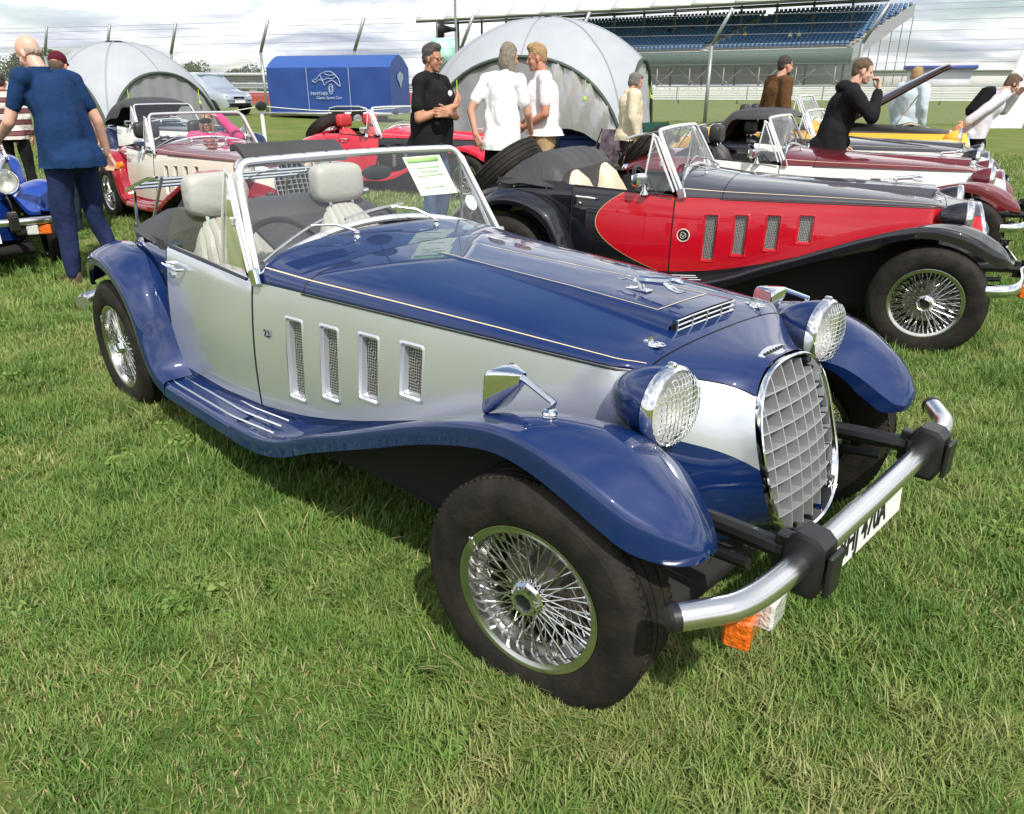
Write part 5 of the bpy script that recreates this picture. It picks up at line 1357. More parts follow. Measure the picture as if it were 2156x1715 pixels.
# 6 blond man in white shirt
p6 = foot(1142, 7.0)
person('blond man in a pale shirt and khaki trousers facing the man in the white tee', p6, face_dir(-.95, -.1),
       dict(head=(.06, 0, 1.62), look=(1, 0, -.15), elr=(.0, -.24, 1.14), ell=(.0, .25, 1.14), wrl=(.20, .12, 1.02), wrr=(.22, -.12, 1.02)), k=1.05, slim=.9, shirt=WHP, legs=KHA, skin=SKINT, hair='quiff', hairm=HBL, collar=True, fat=.02, sleeves='short', tuck=.85)
# 7 lady in beige
person('elderly lady in a beige cardigan standing before the pale tent panel', foot(1330, 9.2), face_dir(.9, .1), dict(head=(.05, 0, 1.60), look=(1, 0, -.25)), k=.945, shirt=BEI, legs=cloth('dark_brown', (.05, .04, .035)), skin=SKINM, hair='fringe', hairm=HG, sleeves='long', jacket=True)
# 8 brown jacket man
person('bearded man in a brown suede jacket walking behind the black hood', foot(1640, 9.4), face_dir(.95, .2), dict(head=(.05, 0, 1.62)), k=1.05, shirt=BRO, legs=cloth('stone', (.30, .25, .18)), skin=SKINM, hair='short', hairm=HD, beard=HD, sleeves='long', jacket=True)
# 9 boy in black hoodie, hand to mouth
p9 = foot(1776, 6.85)
person('boy in a black hooded top raising a hand to his mouth', p9, face_dir(.97, -.22),
       dict(chest=(.03, 0, 1.28), neck=(.08, 0, 1.46), head=(.15, 0, 1.61), look=(1, -.12, -.2), shr=(.06, -.19, 1.40), elr=(.24, -.22, 1.20), wrr=(.30, -.07, 1.42), shl=(.04, .19, 1.40), ell=(.02, .25, 1.12), wrl=(.12, .2, .92), pelvis=(-.06, 0, .93), waist=(-.03, 0, 1.08)),
       k=.98, shirt=BLK, legs=BLK, skin=SKINP, hair='short', hairm=HB, sleeves='long', jacket=True, hood=True, curl=(.4, 1.0), handdir=(((.3, 0, -1), (0, -1, 0)), ((-.05, .25, 1), (-1, 0, .1))))
# 10 woman in pale denim
person('fair haired person in a pale blue jacket beyond the yellow car', foot(1922, 11.0), face_dir(.8, .5), dict(head=(.05, 0, 1.62)), k=1.0, shirt=PALE, legs=cloth('dark_blue', (.02, .03, .08)), skin=SKINP, hair='mid', hairm=HBL, sleeves='long', jacket=True)
# 11 boy bending at the right
p11 = gnd(2112, 385)
p11 = foot(2088, 9.6)
person('boy in a light grey printed top and black trousers leaning forward', p11, face_dir(.97, -.1),
       dict(pelvis=(-.12, 0, .90), waist=(-.07, 0, 1.05), chest=(.06, 0, 1.23), neck=(.16, 0, 1.38), head=(.25, 0, 1.49), look=(1, -.1, -.45), shr=(.10, -.18, 1.33), shl=(.12, .18, 1.33), elr=(-.12, -.24, 1.17), wrr=(-.32, -.22, 1.0), ell=(.30, .2, 1.15), wrl=(.36, .06, 1.33), hil=(-.12, .095, .90), hir=(-.12, -.095, .9)),
       k=1.0, shirt=LGR, legs=BLK, skin=SKINP, hair='fringe', hairm=HB, sleeves='long')
p = Vector((p11.x, p11.y, 0)); bk = MB(); bk.box((-.10, 0, 1.22), (.13, .26, .40), R3('Y', .55), bev=.05)
t_ = thing('backpack', 'black backpack worn by the boy in the light grey top', 'backpack', p, face_dir(.97, -.1)); obj('bag', bk.mesh('bag'), BLK, t_)
# ------------------------------------------------------------------ seated woman in the cream roadster
pG = carG.matrix_basis.copy() if False else Matrix.Translation(carG.location) @ Matrix.Rotation(carG.rotation_euler.z, 4, 'Z')
seat_pos = pG @ Vector((-2.02, .30, -.47))
person('woman in a pink top and sunglasses sitting in the cream roadster', seat_pos, carG.rotation_euler.z-.55,
       dict(pelvis=(0, 0, .93), hil=(.02, .09, .92), hir=(.02, -.09, .92), knl=(.42, .12, .95), knr=(.42, -.12, .95), anl=(.72, .12, .78), anr=(.72, -.12, .78), ell=(.10, .36, 1.42), wrl=(.06, .14, 1.66), elr=(.02, -.30, 1.2), wrr=(.22, -.2, 1.12), head=(.03, 0, 1.62)),
       k=.97, shirt=PNK, legs=BLK, skin=SKINM, hair='long', hairm=HM_, sleeves='long', glasses='sun', seat=True, curl=(1.1, .5), handdir=(((-.2, -.8, .3), (0, 0, -1)), ((1, 0, -.2), (0, 1, 0))))
# ------------------------------------------------------------------ event shelters (dome tents)
TENTF = mat('tent_fabric', (.36, .38, .41), .65, noise=(2.2, (.31, .33, .36), .7), bump=(6, .25)); TENTG = mat('tent_grey_panel', (.25, .255, .265), .6, bump=(4, .12), noise=(3, (.20, .205, .215), .7)); TENTP = mat('tent_pale_panel', (.38, .39, .40), .6, bump=(4, .12)); TENTS = mat('tent_silver_lining', (.52, .52, .52), .35, .55, bump=(4, .35)); TRIM = mat('tent_dark_piping', (.04, .06, .045), .6); LIME = mat('lime_cord', (.45, .75, .05), .5)
SEAMF = mat('tent_seam_tape', (.27, .285, .31), .7)
def shelter(label, loc, rz, a, arch, panels):
    T = thing('dome_tent', label, 'tent', loc, rz)
    def A(t): return arch*max(0, 1-abs(t)**2.2)**.5
    us = np.sin(np.linspace(-pi/2, pi/2, 33)); rows = []
    for u in us:
        r = []
        for v in us:
            z = (A(u)**2+A(v)**2)**.5; s = 1-.10*max(0, (z-arch)/arch)
            r.append((u*a*s, v*a*s, z+.012*math.sin(u*9)*math.sin(v*11)))
        rows.append(r)
    m = MB(); m.grid(rows); cn = obj('canopy', m.mesh('canopy'), TENTF, T)
    for ln in ([rows[16][j] for j in range(33)], [rows[i][16] for i in range(33)], [rows[i][i] for i in range(33)], [rows[i][32-i] for i in range(33)]): m = MB(); m.tube([(x, y, z+.006) for x, y, z in ln], .016, 5); obj('seam_sleeve', m.mesh('seam_sleeve'), SEAMF, cn)
    for k in range(4):
        R = R3('Z', k*pi/2); m = MB(); m.tube([R @ Vector((a*1.005, t*a, A(t)+.01)) for t in us], .035, 8); obj('arch_pole', m.mesh('arch_pole'), TRIM, T)
        m = MB()
        for s in (-1, 1):
            t = .62*s; m.tube([R @ Vector((a*1.02, t*a, A(t))), R @ Vector((a*1.02, t*a*1.0, A(t)-.30))], .008, 5); m.ell(R @ Vector((a*1.03, t*a, A(t)-.32)), (.03, .03, .04), 8)
        for i, me in enumerate(m.pieces('guy_cord')): obj('guy_cord', me, LIME, T)
        mt = panels.get(k)
        if mt is not None:
            mtl, v0, v1 = mt; rows = []
            tt = np.linspace(v0, v1, 40)
            for t in tt:
                rows.append([R @ Vector((a*.99+.03*sin(t*26+2.2*q)*(1-.5*q), t*a, A(t)*q)) for q in np.linspace(0, .985, 14)])
            m = MB(); m.grid(rows); obj('side_panel', m.mesh('side_panel'), mtl, T)
    m = MB(); m.grid([[(x*.5, y*.5, arch*1.414-.02-.06*(x*x+y*y)+(.05 if abs(x)+abs(y) < .6 else 0)) for y in np.linspace(-1, 1, 9)] for x in np.linspace(-1, 1, 9)]); obj('vent_cap', m.mesh('vent_cap'), BLACKP, T)
    return T, A
tc_ = foot(1150, 15.6)
view = atan2(CAM_POS.y-tc_.y, CAM_POS.x-tc_.x)
TR, AF = shelter('large pale dome tent with grey side panel behind the white shirted men', tc_, view-radians(14), 1.98, 1.90, {0: (TENTG, -1.0, .30), 1: (TENTP, -1, 1), 2: (TENTP, -1, 1)})
# loose silver flap at the open part of the front arch
rows = []
for t in np.linspace(.28, .92, 16):
    rows.append([(1.98+.05*sin(t*40+q*5)+.10*q*(1-q), t*1.98, AF(t)*(1-.62*q)-.05*q*sin(t*9)) for q in np.linspace(0, 1, 12)])
m = MB(); m.grid(rows); obj('silver_flap', m.mesh('silver_flap'), TENTS, TR)
m = MB(); m.grid([[(-.1+.2*0, y, z) for z in (0, 1.0)] for y in np.linspace(.3, 1.7, 6)]); obj('inner_panel', m.mesh('inner_panel'), mat('tent_navy_inner', (.02, .03, .08), .7), TR)
bx = thing('cool_box', 'dark blue box in the shade of the open tent', 'box', TR.matrix_basis @ Vector((0, 0, 0)) if False else Vector((tc_.x, tc_.y, 0))+R3('Z', view-radians(14)) @ Vector((1.3, 1.0, 0)), view)
m = MB(); m.box((0, 0, .25), (.5, .8, .5), bev=.03); obj('tub', m.mesh('tub'), mat('blue_plastic', (.01, .04, .20), .5), bx); m = MB(); m.box((0, 0, .53), (.53, .83, .06), bev=.02); obj('lid', m.mesh('lid'), mat('blue_plastic', (.01, .04, .20), .5), bx)
tl = foot(262, 18.5); viewl = atan2(CAM_POS.y-tl.y, CAM_POS.x-tl.x)
shelter('pale dome tent with a grey awning behind the white and navy roadster', tl, viewl+radians(33), 1.52, 1.72, {0: (TENTG, -1, 1), 3: (TENTP, -1, .1)})
# ------------------------------------------------------------------ blue covered trailer
tp = foot(716, 29.0); va = atan2(CAM_POS.y-tp.y, CAM_POS.x-tp.x)
TARP = mat('blue_tarpaulin', (.006, .040, .21), .5, noise=(1.2, (.010, .052, .26), .8), bump=(2.5, .5), coat=.25, coat_r=.3); TARPT = mat('blue_tarpaulin_roof', (.03, .085, .30), .45, bump=(2.5, .4)); LINEW = mat('printed_pale_line', (.34, .42, .55), .5)
TT = thing('covered_trailer', 'blue tarpaulin covered car trailer on twin wheels', 'trailer', tp, va+pi/2-radians(24))
Lh, Wd, z0, z1 = 2.45, 2.1, .55, 2.12
m = MB(); rows = []
for x in np.linspace(-Lh, Lh, 25): rows.append([(x, -Wd/2-.015*sin(x*5+q*3)*sin(pi*q), z0+(z1-z0)*q) for q in np.linspace(0, 1, 8)])
m.grid(rows)
CV = obj('side_cover', m.mesh('side_cover'), TARP, TT)
m = MB(); m.grid([[(x, Wd/2, z) for z in (z0, z1)] for x in np.linspace(-Lh, Lh, 5)], flip=True); obj('side_cover', m.mesh('side_cover'), TARP, TT)
m = MB(); m.grid([[(x, y*Wd/2, z1+.45*(1-abs(y)**1.6)) for y in np.linspace(-1, 1, 11)] for x in np.linspace(-Lh, Lh, 9)], flip=False); obj('roof_cover', m.mesh('roof_cover'), TARPT, TT)
for s in (-1, 1):
    m = MB(); top = [(s*Lh, y*Wd/2, z1+.45*(1-abs(y)**1.6)) for y in np.linspace(-1, 1, 11)]; bot = [(s*Lh, y*Wd/2, z0) for y in np.linspace(-1, 1, 11)]; m.grid([bot, top], flip=s < 0); obj('end_cover', m.mesh('end_cover'), TARP, TT)
for x in (-.82, .86):
    m = MB(); m.tube([(x, -Wd/2-.03, z) for z in np.linspace(z0, z1, 6)], .012, 5); obj('seam_strip', m.mesh('seam_strip'), LINEW, TT)
def line_art(pts, r=.014, cl=False):
    P = cr([(x, -Wd/2-.04, z) for x, z in pts], 4); m = MB(); m.tube(P, r, 5); return m
sx = 0.02
art = MB()
for pts in ([(-.62, 1.72), (-.45, 1.78), (-.30, 1.92), (-.05, 2.02), (.20, 2.0), (.36, 1.86)], [(-.62, 1.70), (-.5, 1.66), (-.38, 1.74), (-.22, 1.72), (-.15, 1.56)], [(-.15, 1.56), (.02, 1.68), (.2, 1.72), (.36, 1.60), (.48, 1.52)], [(-.30, 1.92), (-.2, 1.74), (0, 1.8), (.2, 1.78), (.36, 1.86), (.46, 1.70), (.48, 1.52)], [(-.1, 1.95), (.1, 1.9), (.3, 1.92)]):
    q = line_art([(x+sx, z-.05) for x, z in pts]); art.add(q.v, q.f)
for rr in (.17, .10):
    q = line_art([(sx+.10+.5*rr*cos(t), 1.38+rr*sin(t)) for t in np.linspace(0, 2*pi, 13)]); art.add(q.v, q.f)
o = obj('lettering', art.mesh('lettering'), LINEW, CV)
for s_, x, z, sz in (('PANTHER', -.38, 1.22, .16), ('Classic Sports Cars', 0.0, 1.08, .13)):
    tm = text_mesh(s_, sz, .002, .002); o = obj('lettering', tm, LINEW, CV, (x+sx, -Wd/2-.045, z)); o.rotation_euler = (pi/2, 0, 0)
m = MB(); pts = [(-.3, 1.9), (0, 2.0), (.3, 1.9), (.34, 1.75), (.15, 1.6), (0, 1.4), (-.15, 1.6), (-.34, 1.75)]; m.add([(Lh+.03, x, z) for x, z in pts], [tuple(range(8))]); obj('shield_emblem', m.mesh('shield_emblem', False), mat('shield_grey', (.25, .30, .42), .5), TT)
m = MB(); m.box((0, -Wd/2-.04, .52), (2*Lh, .06, .12)); m.box((0, Wd/2+.04, .52), (2*Lh, .06, .12)); m.box((0, 0, .50), (2*Lh, Wd, .06)); m.tube([(-Lh, -.5, .5), (-Lh-1.1, 0, .48)], .05, 6); m.tube([(-Lh, .5, .5), (-Lh-1.1, 0, .48)], .05, 6); obj('frame', m.mesh('frame', False), STEEL, TT)
ALLOY = mat('alloy_wheel', (.6, .6, .6), .3, .9)
for x in (.35, 1.12):
    for s in (-1, 1):
        m = MB(); m.lathe([(.18, -.08), (.30, -.09), (.34, -.06), (.34, .06), (.30, .09), (.18, .08)], 24, 'y', closed=True); w = obj('wheel', m.mesh('wheel'), RUBBER, TT, (x, s*(Wd/2+.02), .34))
        m = MB(); m.lathe([(0, -.05*s*-1), (.05, .07*s), (.17, .05*s), (.185, .085*s)], 20, 'y'); 
        for q in range(8): a = q*pi/4; m.box((.10*cos(a), .07*s, .10*sin(a)), (.10, .02, .03), Matrix.Rotation(-a, 3, 'Y'))
        obj('rim', m.mesh('rim'), ALLOY, w)
m = MB(); m.tube([(-.05, -Wd/2-.07, .45), (.02, -Wd/2-.07, .72), (.3, -Wd/2-.07, .78), (1.2, -Wd/2-.07, .78), (1.48, -Wd/2-.07, .7), (1.55, -Wd/2-.07, .45)], .03, 6); obj('mudguard', m.mesh('mudguard'), STEEL, TT)
m = MB(); m.box((-1.8, -Wd/2-.35, .06), (1.4, .35, .10), bev=.01)
# ------------------------------------------------------------------ silver people carrier
mp = Vector((MPV.x, MPV.y, hgt(MPV.x, MPV.y)))
PC = thing('people_carrier', 'silver people carrier parked behind the dome tent', 'car', mp, atan2(CAM_POS.y-mp.y, CAM_POS.x-mp.x)+radians(36))
PC.scale = (.9, .9, .9); SLV = paint('pale_silver_paint', (.50, .56, .62), .6); TINT = glass_mat('tinted_glass', (.30, .34, .36), .15)
st = [(-2.1, .62, .95, .60, .75), (-2.05, .80, 1.55, .62, .35), (-1.5, .86, 1.68, .66, .30), (-.6, .88, 1.70, .68, .28), (.2, .88, 1.62, .66, .28), (.75, .87, 1.30, .70, .28), (1.15, .86, 1.05, .72, .28), (1.7, .82, .92, .68, .28), (2.0, .72, .80, .60, .30), (2.1, .62, .60, .5, .36)]
rows = []
for x, hw, zt, tw, zb in st: rows.append([(x, -hw*.96, zb), (x, -hw, zb+.25), (x, -hw*.985, min(zt-.04, .95)), (x, -tw*1.06 if zt > 1.0 else -tw, zt-.05), (x, -tw*.8, zt), (x, 0, zt+.03), (x, tw*.8, zt), (x, tw*1.06 if zt > 1 else tw, zt-.05), (x, hw*.985, min(zt-.04, .95)), (x, hw, zb+.25), (x, hw*.96, zb)])
D = crg(np.array(rows), 4, 3); m = MB(); m.grid(D, flip=False); m.add(D[-1], [tuple(range(len(D[-1])))]); m.add(D[0], [tuple(range(len(D[0])))]); obj('body', m.mesh('body'), SLV, PC)
m = MB(); m.grid([[(.28+.62*q, y*(.62+.10*q), 1.60-.44*q+.02-.02*y*y+.015) for y in np.linspace(-1, 1, 9)] for q in np.linspace(0, 1, 5)]); obj('windscreen', m.mesh('windscreen'), mat('dark_car_glass', (.12, .15, .17), .05, .3), PC)
for s in (-1, 1):
    m = MB(); m.add([(x, s*y, z) for x, y, z in ((.55, .86, 1.02), (.10, .80, 1.50), (-.5, .80, 1.54), (-1.6, .80, 1.50), (-1.8, .88, 1.02))], [(0, 1, 2, 3, 4)[::s]]); obj('side_window', m.mesh('side_window', False), mat('dark_car_glass', (.12, .15, .17), .05, .3), PC)
    m = MB(); m.ell((1.90, s*.58, .76), (.16, .14, .09), 12); obj('headlight', m.mesh('headlight'), CLEARL, PC)
    m = MB(); m.box((.55, s*.98, 1.08), (.10, .18, .13), bev=.03); obj('door_mirror', m.mesh('door_mirror'), SLV, PC)
    for x in (1.35, -1.35):
        m = MB(); m.lathe([(.2, -.1), (.30, -.1), (.32, -.07), (.32, .07), (.30, .1), (.2, .1)], 24, 'y', closed=True); w = obj('wheel', m.mesh('wheel'), RUBBER, PC, (x, s*.80, .32)); m = MB(); m.lathe([(0, .06*s), (.19, .08*s), (.2, .1*s)], 16, 'y'); obj('rim', m.mesh('rim'), ALLOY, w)
m = MB(); m.box((2.06, 0, .68), (.06, .55, .12), bev=.01); obj('grille', m.mesh('grille'), BLACKP, PC); m = MB(); m.box((2.1, 0, .42), (.05, 1.1, .12), bev=.01); obj('lower_grille', m.mesh('lower_grille'), BLACKP, PC)
m = MB(); m.box((2.13, 0, .54), (.02, .52, .11)); obj('number_plate', m.mesh('number_plate'), PLATEW, PC)
# ------------------------------------------------------------------ fence of angled posts with cables
POSTM = mat('galvanised_steel', (.33, .35, .36), .45, .6, noise=(3, (.26, .28, .29), .6)); WIRE = mat('steel_cable', (.30, .31, .33), .5, .5)
FN = thing('debris_fence', 'tall grey fence of angled posts and steel cables behind the trailer', 'fence', (0, 0, 0))
fp = [(-60, 41), (110, 40), (238, 39), (372, 38), (558, 36.5), (752, 35.5), (972, 34), (1205, 33), (1490, 31.5), (1800, 30), (2160, 28)]
FP = [foot(px, d) for px, d in fp]
toc = Vector((-_f.x, -_f.y, 0)).normalized()
FP_T = []
for i, q in enumerate(FP):
    m = MB(); h1, h2 = 3.05, 4.35; b_ = toc*-.0
    lean = Vector((_r.x, _r.y, 0))*.62+toc*.35
    m.tube([q, q+Vector((0, 0, h1)), q+Vector((0, 0, h1))+lean*.0], .075, 6); m.tube([q+Vector((0, 0, h1-.05)), q+lean+Vector((0, 0, h2))], .075, 6)
    obj('post', m.mesh('post', False), POSTM, FN); FP_T.append((q, lean))
for zz in (1.5, 1.9, 2.3, 2.7, 3.05, 3.4, 3.75, 4.1, 4.3):
    pts = []
    for q, lean in FP_T:
        f = max(0, (zz-3.05)/1.3); pts.append(q+lean*f+Vector((0, 0, zz)))
    m = MB(); m.tube(pts, .008, 4); obj('cable', m.mesh('cable', False), WIRE, FN)
MESHF = bpy.data.materials.new('chain_link'); MESHF.use_nodes = True; t = MESHF.node_tree; t.nodes.clear(); oo = t.nodes.new('ShaderNodeOutputMaterial'); mx = t.nodes.new('ShaderNodeMixShader'); tr = t.nodes.new('ShaderNodeBsdfTransparent'); df = t.nodes.new('ShaderNodeBsdfDiffuse'); df.inputs[0].default_value = (.33, .34, .35, 1)
tcn = t.nodes.new('ShaderNodeTexCoord'); fac = None
for an in (.785, -.785):
    mpn = t.nodes.new('ShaderNodeMapping'); mpn.inputs['Rotation'].default_value = (0, 0, an); t.links.new(tcn.outputs['UV'], mpn.inputs[0]); wv = t.nodes.new('ShaderNodeTexWave'); wv.inputs['Scale'].default_value = 5.2; t.links.new(mpn.outputs[0], wv.inputs[0]); gt = t.nodes.new('ShaderNodeMath'); gt.operation = 'GREATER_THAN'; gt.inputs[1].default_value = .985; t.links.new(wv.outputs[1], gt.inputs[0])
    if fac is None: fac = gt.outputs[0]
    else: ma = t.nodes.new('ShaderNodeMath'); ma.operation = 'MAXIMUM'; t.links.new(fac, ma.inputs[0]); t.links.new(gt.outputs[0], ma.inputs[1]); fac = ma.outputs[0]
t.links.new(fac, mx.inputs[0]); t.links.new(tr.outputs[0], mx.inputs[1]); t.links.new(df.outputs[0], mx.inputs[2]); t.links.new(mx.outputs[0], oo.inputs[0])
for i in range(len(FP)-1):
    a_, b_ = FP[i], FP[i+1]; L_ = (b_-a_).length; me = new_mesh('mesh_panel', [a_+Vector((0, 0, .1)), b_+Vector((0, 0, .1)), b_+Vector((0, 0, 3.0)), a_+Vector((0, 0, 3.0))], [(0, 1, 2, 3)], False)
    uv = me.uv_layers.new(name='uv'); uv.data.foreach_set('uv', [0, 0, L_, 0, L_, 2.9, 0, 2.9]); obj('mesh_panel', me, MESHF, FN)
# ------------------------------------------------------------------ crash barriers
def barrier(label, p0, p1, h, n, m_, posts=12, tilt=0.0):
    T = thing('crash_barrier', label, 'barrier', (0, 0, 0)); d = p1-p0
    for i in range(n):
        z = h*(.22+.78*(i+.5)/n); hh = h*.78/n*.40; m = MB()
        no = Vector((-d.y, d.x, 0)).normalized(); no = no if no.dot(CAM_POS-p0) > 0 else -no
        rows = []
        for t in np.linspace(0, 1, 9):
            c = p0+d*t; rows.append([tuple(c+no*o_+Vector((0, 0, z+b*hh))) for o_, b in ((0, -1), (.08, -.6), (.02, 0), (.08, .6), (0, 1))])
        m.grid(rows); obj('rail', m.mesh('rail'), m_[i % len(m_)], T)
    for t in np.linspace(0, 1, posts): m = MB(); c = p0+d*t; m.box((c.x-no.x*.12, c.y-no.y*.12, h*.5), (.14, .14, h), R3('Z', atan2(d.y, d.x))); obj('post', m.mesh('post', False), POSTM, T)
    return T
WR = mat('white_rail', (.84, .84, .82), .45); RR = mat('red_rail', (.55, .05, .04), .45)
barrier('long white crash barrier beyond the track below the grandstand', foot(1370, 76), foot(2330, 60), 1.62, 6, [WR], 14)
barrier('red crash barrier beyond the silver people carrier', foot(330, 60), foot(900, 60), 1.15, 5, [RR], 10)
barrier('grey upper rail of the pit lane beyond the red barrier', foot(330, 78), foot(900, 78), 2.1, 2, [POSTM], 8)
# hoop rail in front of the white barrier
TA = thing('track_rail', 'thin steel handrail on posts along the track', 'railing', (0, 0, 0)); a_, b_ = foot(1380, 62), foot(2320, 50); m = MB(); m.tube([a_+Vector((0, 0, 1.55)), b_+Vector((0, 0, 1.55))], .05, 6); obj('rail', m.mesh('rail'), POSTM, TA)
for t in np.linspace(.06, .98, 6): m = MB(); c = a_+(b_-a_)*t; m.tube([c, c+Vector((0, 0, 1.55))], .05, 6); obj('post', m.mesh('post'), POSTM, TA)
# track
ASPH = mat('asphalt', (.11, .11, .115), .9, noise=(.4, (.15, .15, .15), .7))
m = MB(); q = [foot(1000, 50), foot(2600, 33), foot(2600, 41), foot(1000, 62)]; m.add([(p.x, p.y, .006) for p in q], [(0, 1, 2, 3)]); structure(obj('track', m.mesh('track', False), ASPH))
m = MB(); q = [foot(2085, 26), foot(2600, 22), foot(2600, 25), foot(2060, 30)]; m.add([(p.x, p.y, .008) for p in q], [(0, 1, 2, 3)]); structure(obj('red_kerb', m.mesh('red_kerb', False), mat('red_kerb_paint', (.45, .08, .06), .7, noise=(.8, (.35, .06, .05), .6))))
# ------------------------------------------------------------------ grandstand
GS0, GS1 = foot(930, 132), foot(1742, 101); gd = (GS1-GS0); GL = gd.length; gx = gd.normalized(); gn = Vector((-gx.y, gx.x, 0)); gn = gn if gn.dot(GS0-CAM_POS) > 0 else -gn
GR = thing('grandstand', 'roofed grandstand with rows of blue seats and a green front wall', 'grandstand', GS0, atan2(gx.y, gx.x)); sgn = 1 if (R3('Z', atan2(gx.y, gx.x)) @ Vector((0, 1, 0))).dot(gn) > 0 else -1
def gb(name, m_, c, d, R=None, bev=0):
    m = MB(); m.box((c[0], c[1]*sgn, c[2]), d, R); return obj(name, m.mesh(name, False), m_, GR)
ROOFW = mat('white_roof_sheet', (.80, .80, .79), .5); GREENW = mat('green_hoarding', (.045, .085, .07), .7); STDK = mat('stand_steel', (.16, .17, .18), .5, .5); CONC = mat('stand_concrete', (.34, .33, .31), .8); SEATB = mat('blue_seat', (.06, .15, .30), .6)  # seat blue and hoarding green are muted, distance haze put into their colour
nb = 12; wpan = (GL+9)/nb
for i in range(nb):
    m = MB(); x0 = -4+i*wpan+.08; x1 = x0+wpan-.16
    m.add([(x0, -1.5*sgn, 12.4), (x1, -1.5*sgn, 12.4), (x1, 1.5*sgn, 15.0), (x0, 1.5*sgn, 15.0), (x1, 14*sgn, 16.6), (x0, 14*sgn, 16.6), (x0, -1.5*sgn, 12.1), (x1, -1.5*sgn, 12.1), (x1, 14*sgn, 15.8), (x0, 14*sgn, 15.8)], [(0, 1, 2, 3), (3, 2, 4, 5), (0, 6, 7, 1), (6, 9, 8, 7), (1, 7, 8, 4, 2), (0, 3, 5, 9, 6)]); obj('roof_panel', m.mesh('roof_panel', False), ROOFW, GR)
gb('roof_beam', STDK, (GL/2+.5, -1.2, 12.0), (GL+9, .3, .35)); gb('roof_beam', STDK, (GL/2+.5, 6, 12.2), (GL+9, .3, .4))
nr = 15; seats_x0, seats_x1 = 18.0, GL+1
for r_ in range(nr):
    y = .6+r_*.82; z = 6.3+r_*.36; x1 = seats_x1+.5+r_*.40; m = MB()
    aisle = seats_x0+ (GL-seats_x0)*.62 + r_*.42
    for x in np.arange(seats_x0, x1, .62):
        if abs(x-aisle) < .7 : continue
        m.box((x, y*sgn, z+.42), (.46, .40, .06)); m.box((x, (y+.22)*sgn, z+.68), (.46, .06, .50))
    o = obj('seat_row', m.mesh('seat_row', False), SEATB, GR); o['kind'] = 'stuff'
    gb('step', CONC, ((seats_x0+x1)/2, y+.1, z-.05), (x1-seats_x0, .84, .34))
    gb('aisle_step', WR, (aisle, y-.3, z+.16), (.9, .12, .12))
gb('front_wall', GREENW, ((seats_x0+GL)/2+1, -.3, 5.3), (GL-seats_x0+3, .15, 2.0)); gb('back_wall', mat('stand_backdrop', (.55, .58, .60), .7), ((seats_x0+GL)/2+1, 13.4, 5.0), (GL-seats_x0, .2, 6.0))
for x in np.arange(0, GL+5, 5.0):
    gb('column', STDK, (x, 5.5, 6.2), (.28, .28, 12.4)); 
    if x > seats_x0-2: gb('front_post', STDK, (x, -.2, 2.2), (.18, .18, 4.4))
for x in np.arange(seats_x0, GL-1, 5.0):
    m = MB(); m.tube([(x, -.1*sgn, .1), (x+5, -.1*sgn, 4.3)], .07, 5); m.tube([(x+5, -.15*sgn, .1), (x, -.15*sgn, 4.3)], .07, 5); obj('brace', m.mesh('brace', False), STDK, GR)
m = MB(); m.add([(GL+2.0, -.4*sgn, 4.3), (GL+2.2, -.4*sgn, 6.4), (GL+7.6, 12*sgn, 12.2), (GL+7.6, 12*sgn, 10.6)], [(0, 1, 2, 3)]); obj('stair_panel', m.mesh('stair_panel', False), mat('grey_mesh_panel', (.30, .31, .32), .7), GR)
for q in np.linspace(0, 1, 7): m = MB(); m.tube([(GL+2+5.6*q, (-.4+12.4*q)*sgn, 0), (GL+2+5.6*q, (-.4+12.4*q)*sgn, 4.3+6.3*q)], .06, 5); obj('stair_post', m.mesh('stair_post'), STDK, GR)
# spectators: small seated figures
def spectator(label, x, r_, shirt, legs, hm):
    y = .6+r_*.82; z = 6.3+r_*.36; base = GS0+gx*x+gn*y+Vector((0, 0, z+.45))
    T = thing('person', label, 'person', base, atan2(-gn.y, -gn.x), 'spectators seated in the grandstand'); m = MB()
    cap_mesh(m, (0, 0, .12), (.02, 0, .48), .15, .17, 10); cap_mesh(m, (.02, 0, .5), (.04, 0, .66), .07, .06, 8)
    for s in (-1, 1): cap_mesh(m, (0, s*.2, .46), (.10, s*.24, .22), .06, .05, 8); cap_mesh(m, (.10, s*.24, .22), (.32, s*.12, .18), .05, .04, 8)
    obj('body', m.mesh('body'), shirt, T); m = MB()
    for s in (-1, 1): cap_mesh(m, (0, s*.1, .08), (.42, s*.12, .10), .09, .07, 8); cap_mesh(m, (.42, s*.12, .10), (.46, s*.12, -.36), .065, .05, 8)
    obj('legs', m.mesh('legs'), legs, T); m = MB(); m.ell((.05, 0, .78), (.10, .085, .125), 10); obj('head', m.mesh('head'), SKINM, T); m = MB(); m.ell((.02, 0, .82), (.11, .095, .11), 10); obj('hair', m.mesh('hair'), hm, T)
sp = [('yellow', (.65, .5, .12), .72, 4), ('white', (.75, .72, .66), .86, 3), ('cream', (.7, .6, .45), .885, 3), ('magenta', (.5, .05, .25), .30, 1), ('black', (.02, .02, .025), .45, 7), ('grey', (.2, .2, .22), .40, 11), ('maroon', (.15, .02, .03), .52, 8), ('dark blue', (.03, .05, .15), .58, 10), ('brown', (.16, .09, .05), .34, 12), ('green', (.06, .14, .06), .63, 12)]
for nm, c, fx, r_ in sp: spectator('spectator in a %s top seated among the blue seats' % nm, seats_x0+(GL-seats_x0)*fx, r_, cloth('spectator_'+nm, c), TEAL, HD)
